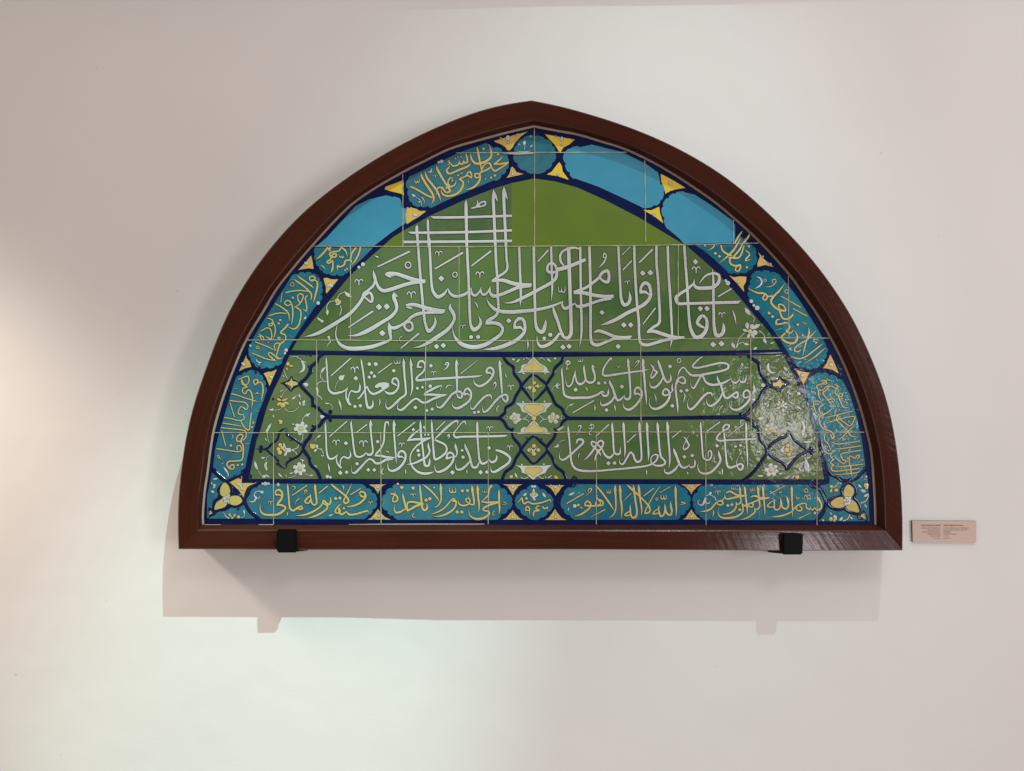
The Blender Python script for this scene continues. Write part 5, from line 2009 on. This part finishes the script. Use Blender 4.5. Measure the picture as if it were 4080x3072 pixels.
# ------------------------------------------------------------------ navy bands and scrolls over the fields
mb = MB()
for pts in ([(1150,1404,19),(1300,1406,18),(1640,1411,18),(2000,1414,18),(2124,1414,18),(2500,1410,18),(2900,1407,20),(3115,1402,20)],
            [(1318,1661,15),(1500,1663,15),(1970,1666,15),(1992,1667,14)], [(2258,1667,14),(2270,1667,15),(2600,1666,15),(2965,1662,18)]):
    ribbon(mb, pts, .0008, .0005, 0)
draw(mb, parse(T['navy']), .0008, .0008, 0)
# closing piece of the trefoil corners lies on the ground glaze
mb.build('blue_scrollwork', M['navy'], panel)

# ------------------------------------------------------------------ writing
def inscription(parent, key, m, rise, grow, z):
    mb = MB(); draw(mb, parse(T[key]), z, rise, 0, 1, grow, .84)
    return mb.build('inscription', [M[m], M['black']], parent)
ZW = .0010
inscription(f_up, 'main_white', 'white', .00035, 2.3, ZW)
for k in ('ul', 'll', 'ur', 'lr'): inscription(vps[k][0], 'panel_' + k, 'white', .00032, 2.1, ZW)
for k, o in INS.items(): inscription(o, 'cart_' + k, 'gold', .00032, 1.8, ZW)

# ------------------------------------------------------------------ flowers, each on the field it is painted on
hosts = [(o, p) for o, p in fields] + [(vps[k][0], vps[k][1]) for k in vps] + [(mid, cx_poly), (f_up, up), (f_low, low)]
bins = {}
for key, mi in (('flower_yellow', 1), ('flower_white', 0)):
    for e in parse(T[key]):
        xy = first_xy(e); h = next((i for i, (o, p) in enumerate(hosts) if inside(xy, p)), len(hosts) - 1)
        bins.setdefault(h, []).append((mi, e))
def marks_xy(e):
    if e[0] in 's': return [q[:2] for q in e[1]]
    if e[0] in 'pc': return e[1]
    if e[0] == 'l': return [e[1], e[2]]
    r = e[2]; return [(e[1][0] + r * a, e[1][1] + r * b) for a, b in ((1, 0), (-1, 0), (0, 1), (0, -1))]
big = lambda e: e[0] in 'pc' or (e[0] == 'b' and e[2] > 12)
for h, ms in bins.items():
    # marks that touch or nearly touch make one spray
    grp = list(range(len(ms))); pts = [marks_xy(e) for _, e in ms]
    def root(i):
        while grp[i] != i: i = grp[i]
        return i
    for i in range(len(ms)):
        for j in range(i):
            if min(math.dist(p, q) for p in pts[i] for q in pts[j]) < 22: grp[root(i)] = root(j)
    sprays = {}
    for i, m_ in enumerate(ms): sprays.setdefault(root(i), []).append(m_)
    for sp in sprays.values():
        mb = MB()
        for mi, z in ((0, .0010), (1, .0014)):
            es = [e for q, e in sp if q == mi]
            draw(mb, [e for e in es if big(e)], z, .0003, mi, 2, 1.2)
            draw(mb, [e for e in es if not big(e)], z + .00005, .0003, mi, 2, 1.2)
        mb.build('flower_spray', [M['white'], M['gold'], M['black']], hosts[h][0])

# ------------------------------------------------------------------ grout joints
mb = MB(); G = 2.7
for pts in ([(1246,981),(1605,982),(1900,983),(2130,981),(2537,978),(2743,975),(3023,968)],
            [(985,1355),(1163,1354),(1696,1358),(1900,1357),(2123,1358),(2537,1353),(2850,1348),(3083,1346),(3304,1347)],
            [(854,1724),(1383,1724),(1640,1725),(2193,1722),(2540,1721),(2990,1722),(3443,1722)],
            [(1816,609),(2126,607),(2300,607),(2497,606)],
            [(2129,510),(2130,700),(2130,980)], [(1396,983),(1396,1353)], [(1829,983),(1829,1356)], [(2123,1358),(2124,1500),(2124,1610)],
            [(2702,978),(2702,1340)], [(2991,1347),(2993,1721)], [(2553,1353),(2554,1722)], [(1261,1354),(1263,1724)], [(1696,1357),(1694,1724)],
            [(1089,1724),(1090,2088)], [(1517,1724),(1518,2088)], [(1945,1724),(1945,2088)], [(2377,1722),(2376,2090)], [(2812,1722),(2813,2093)], [(3255,1722),(3255,2093)],
            [(1605,695),(1605,981)], [(2569,640),(2573,964)], [(2922,876),(2922,971)], [(3141,1099),(3143,1344)]):
    w = []
    for a, b in zip(pts, pts[1:]):
        n_ = max(2, int(math.dist(a, b) / 25))
        for i in range(n_):
            x = a[0] + (b[0] - a[0]) * i / n_; y = a[1] + (b[1] - a[1]) * i / n_
            w.append((x + random.uniform(-.5, .5), y + random.uniform(-.5, .5), G * random.uniform(.65, 1.15)))
    w.append((*pts[-1], G))
    ribbon(mb, w, .0019, .0002, 0, 0, 2)
mb.build('grout_joint', M['grout'], panel)
mb = MB()
plate(mb, [(2217,1713),(2232,1702),(2247,1697),(2246,1705),(2228,1717)], .0026, 0, .001)
mb.build('chipped_glaze', M['chip'], panel); mb = MB()
plate(mb, [(2000,612),(2060,608),(2125,608),(2125,613),(2060,616)], .0026, 0, .001)
mb.build('chipped_glaze', M['chip'], panel)

# ------------------------------------------------------------------ brackets
def rbox(mb, c, pts_xz, y0, y1, bev=.0015):
    pass
def bracket(x0, x1, y0, y1, label, lean):
    zf = ZF + .016
    base = P((x0 + x1) / 2, y1, zf); root = empty('wall_bracket', (base.x, 0, base.z)); tag(root, label, 'bracket', 'brackets carrying the tile panel')
    def box(name, xa, xb, za, zb, ya, yb, dx=0, bv=.002, drop=0):
        bm = bmesh.new(); bmesh.ops.create_cube(bm, size=1)
        for v in bm.verts:
            v.co = Vector(((xa + xb) / 2 + v.co.x * (xb - xa), (ya + yb) / 2 + v.co.y * (yb - ya), (za + zb) / 2 + v.co.z * (zb - za)))
            if v.co.z < (za + zb) / 2:
                v.co.x += dx
                if v.co.y > (ya + yb) / 2: v.co.z -= drop
        bmesh.ops.bevel(bm, geom=list(bm.edges), offset=bv, segments=2, affect='EDGES')
        for v in bm.verts: v.co -= root.location
        me = bpy.data.meshes.new(name); bm.to_mesh(me); bm.free(); me.materials.append(M['bracket'])
        o = bpy.data.objects.new(name, me); C.objects.link(o); o.parent = root
    a = P(x0, y0, zf); b = P(x1, y1, zf)
    fb = P(712, 2191, ZF).z
    box('front_lip', a.x, b.x, b.z, a.z, -zf, -(ZF + .0054), lean, .003)
    box('support_arm', a.x + .001, b.x - .001, b.z + .0005, min(fb - .0012, b.z + .007), -(ZF + .0060), -0.004, lean, .0015, .018)
bracket(1101, 1181, 2110, 2203, 'black metal bracket under the left end of the wooden frame, farther from the wall label', .0006)
bracket(3121, 3202, 2127, 2211, 'black metal bracket under the right end of the wooden frame, nearer the wall label', -.0015)

# ------------------------------------------------------------------ wall label
zl = .006
lab = empty('wall_label', P(3762, 2160, 0)); tag(lab, 'small beige museum label with two columns of brown text beside the frame', 'label')
mb = MB()
q = [P(3635, 2074, zl), P(3890, 2076.5, zl), P(3889, 2163, zl), P(3637, 2159, zl)]
back = [Vector((v.x, 0.001, v.z)) for v in q]
mb.add(q, [(3, 2, 1, 0)], 0, False)
mb.add(q + back, [(0, 1, 5, 4), (1, 2, 6, 5), (2, 3, 7, 6), (3, 0, 4, 7)], 1, False)
mb.build('board', [M['board'], M['board_edge']], lab)
LT = ['ÇİNİ PENCERE ALINLIĞI', 'RENKLİ SIR TEKNİĞİNDE', 'HASEKİ/İSTANBUL,', 'HASEKİ HÜRREM SULTAN', "MEDRESESİ'NDEN", 'YAKLAŞIK 1540', 'Env. 2013']
RT = ['TILED WINDOW FACADE', 'IN COLOURED GLAZE TECHNIQUE', 'FROM HASEKİ HÜRREM SULTAN', 'MEDRESE,', 'HASEKİ/İSTANBUL,', 'ca. 1540', 'Inv. 2013']
YS = [367, 440, 495, 548, 605, 661, 720]; LW = [(488,1020),(512,1018),(640,1010),(505,1018),(660,1015),(715,1018),(822,1018)]
RW = [(1100,1648),(1100,1798),(1100,1748),(1100,1295),(1100,1470),(1098,1252),(1098,1285)]
def text_line(t, x0, x1, yc, h, bold):
    cu = bpy.data.curves.new('lettering', 'FONT'); cu.body = t; cu.size = 1; cu.resolution_u = 2
    if bold: cu.offset = 0.018
    o = bpy.data.objects.new('lettering', cu); C.objects.link(o)
    bpy.context.view_layer.update()
    dg = bpy.context.evaluated_depsgraph_get(); me = bpy.data.meshes.new_from_object(o.evaluated_get(dg))
    bpy.data.objects.remove(o)
    xs = [v.co.x for v in me.vertices]; ys = [v.co.y for v in me.vertices]
    W_ = (max(xs) - min(xs)) or 1; H_ = .72
    ax = 3600 + x0 / 6.9125; bx = 3600 + x1 / 6.9125; cy = 2040 + yc / 6.9125; hh = h / 6.9125
    vs = []
    for v in me.vertices:
        px = ax + (v.co.x - min(xs)) / W_ * (bx - ax); py = cy + hh / 2 - v.co.y / H_ * hh
        vs.append(P(px, py, zl + .0003))
    fs = [tuple(p.vertices) for p in me.polygons]
    return vs, fs
mb = MB()
for i in range(7):
    for t, (x0, x1) in ((LT[i], LW[i]), (RT[i], RW[i])):
        vs, fs = text_line(t, x0, x1, YS[i], 34 if i == 0 else 27, i == 0)
        mb.add(vs, fs, 0, False)
mb.build('lettering', M['ink'], lab)
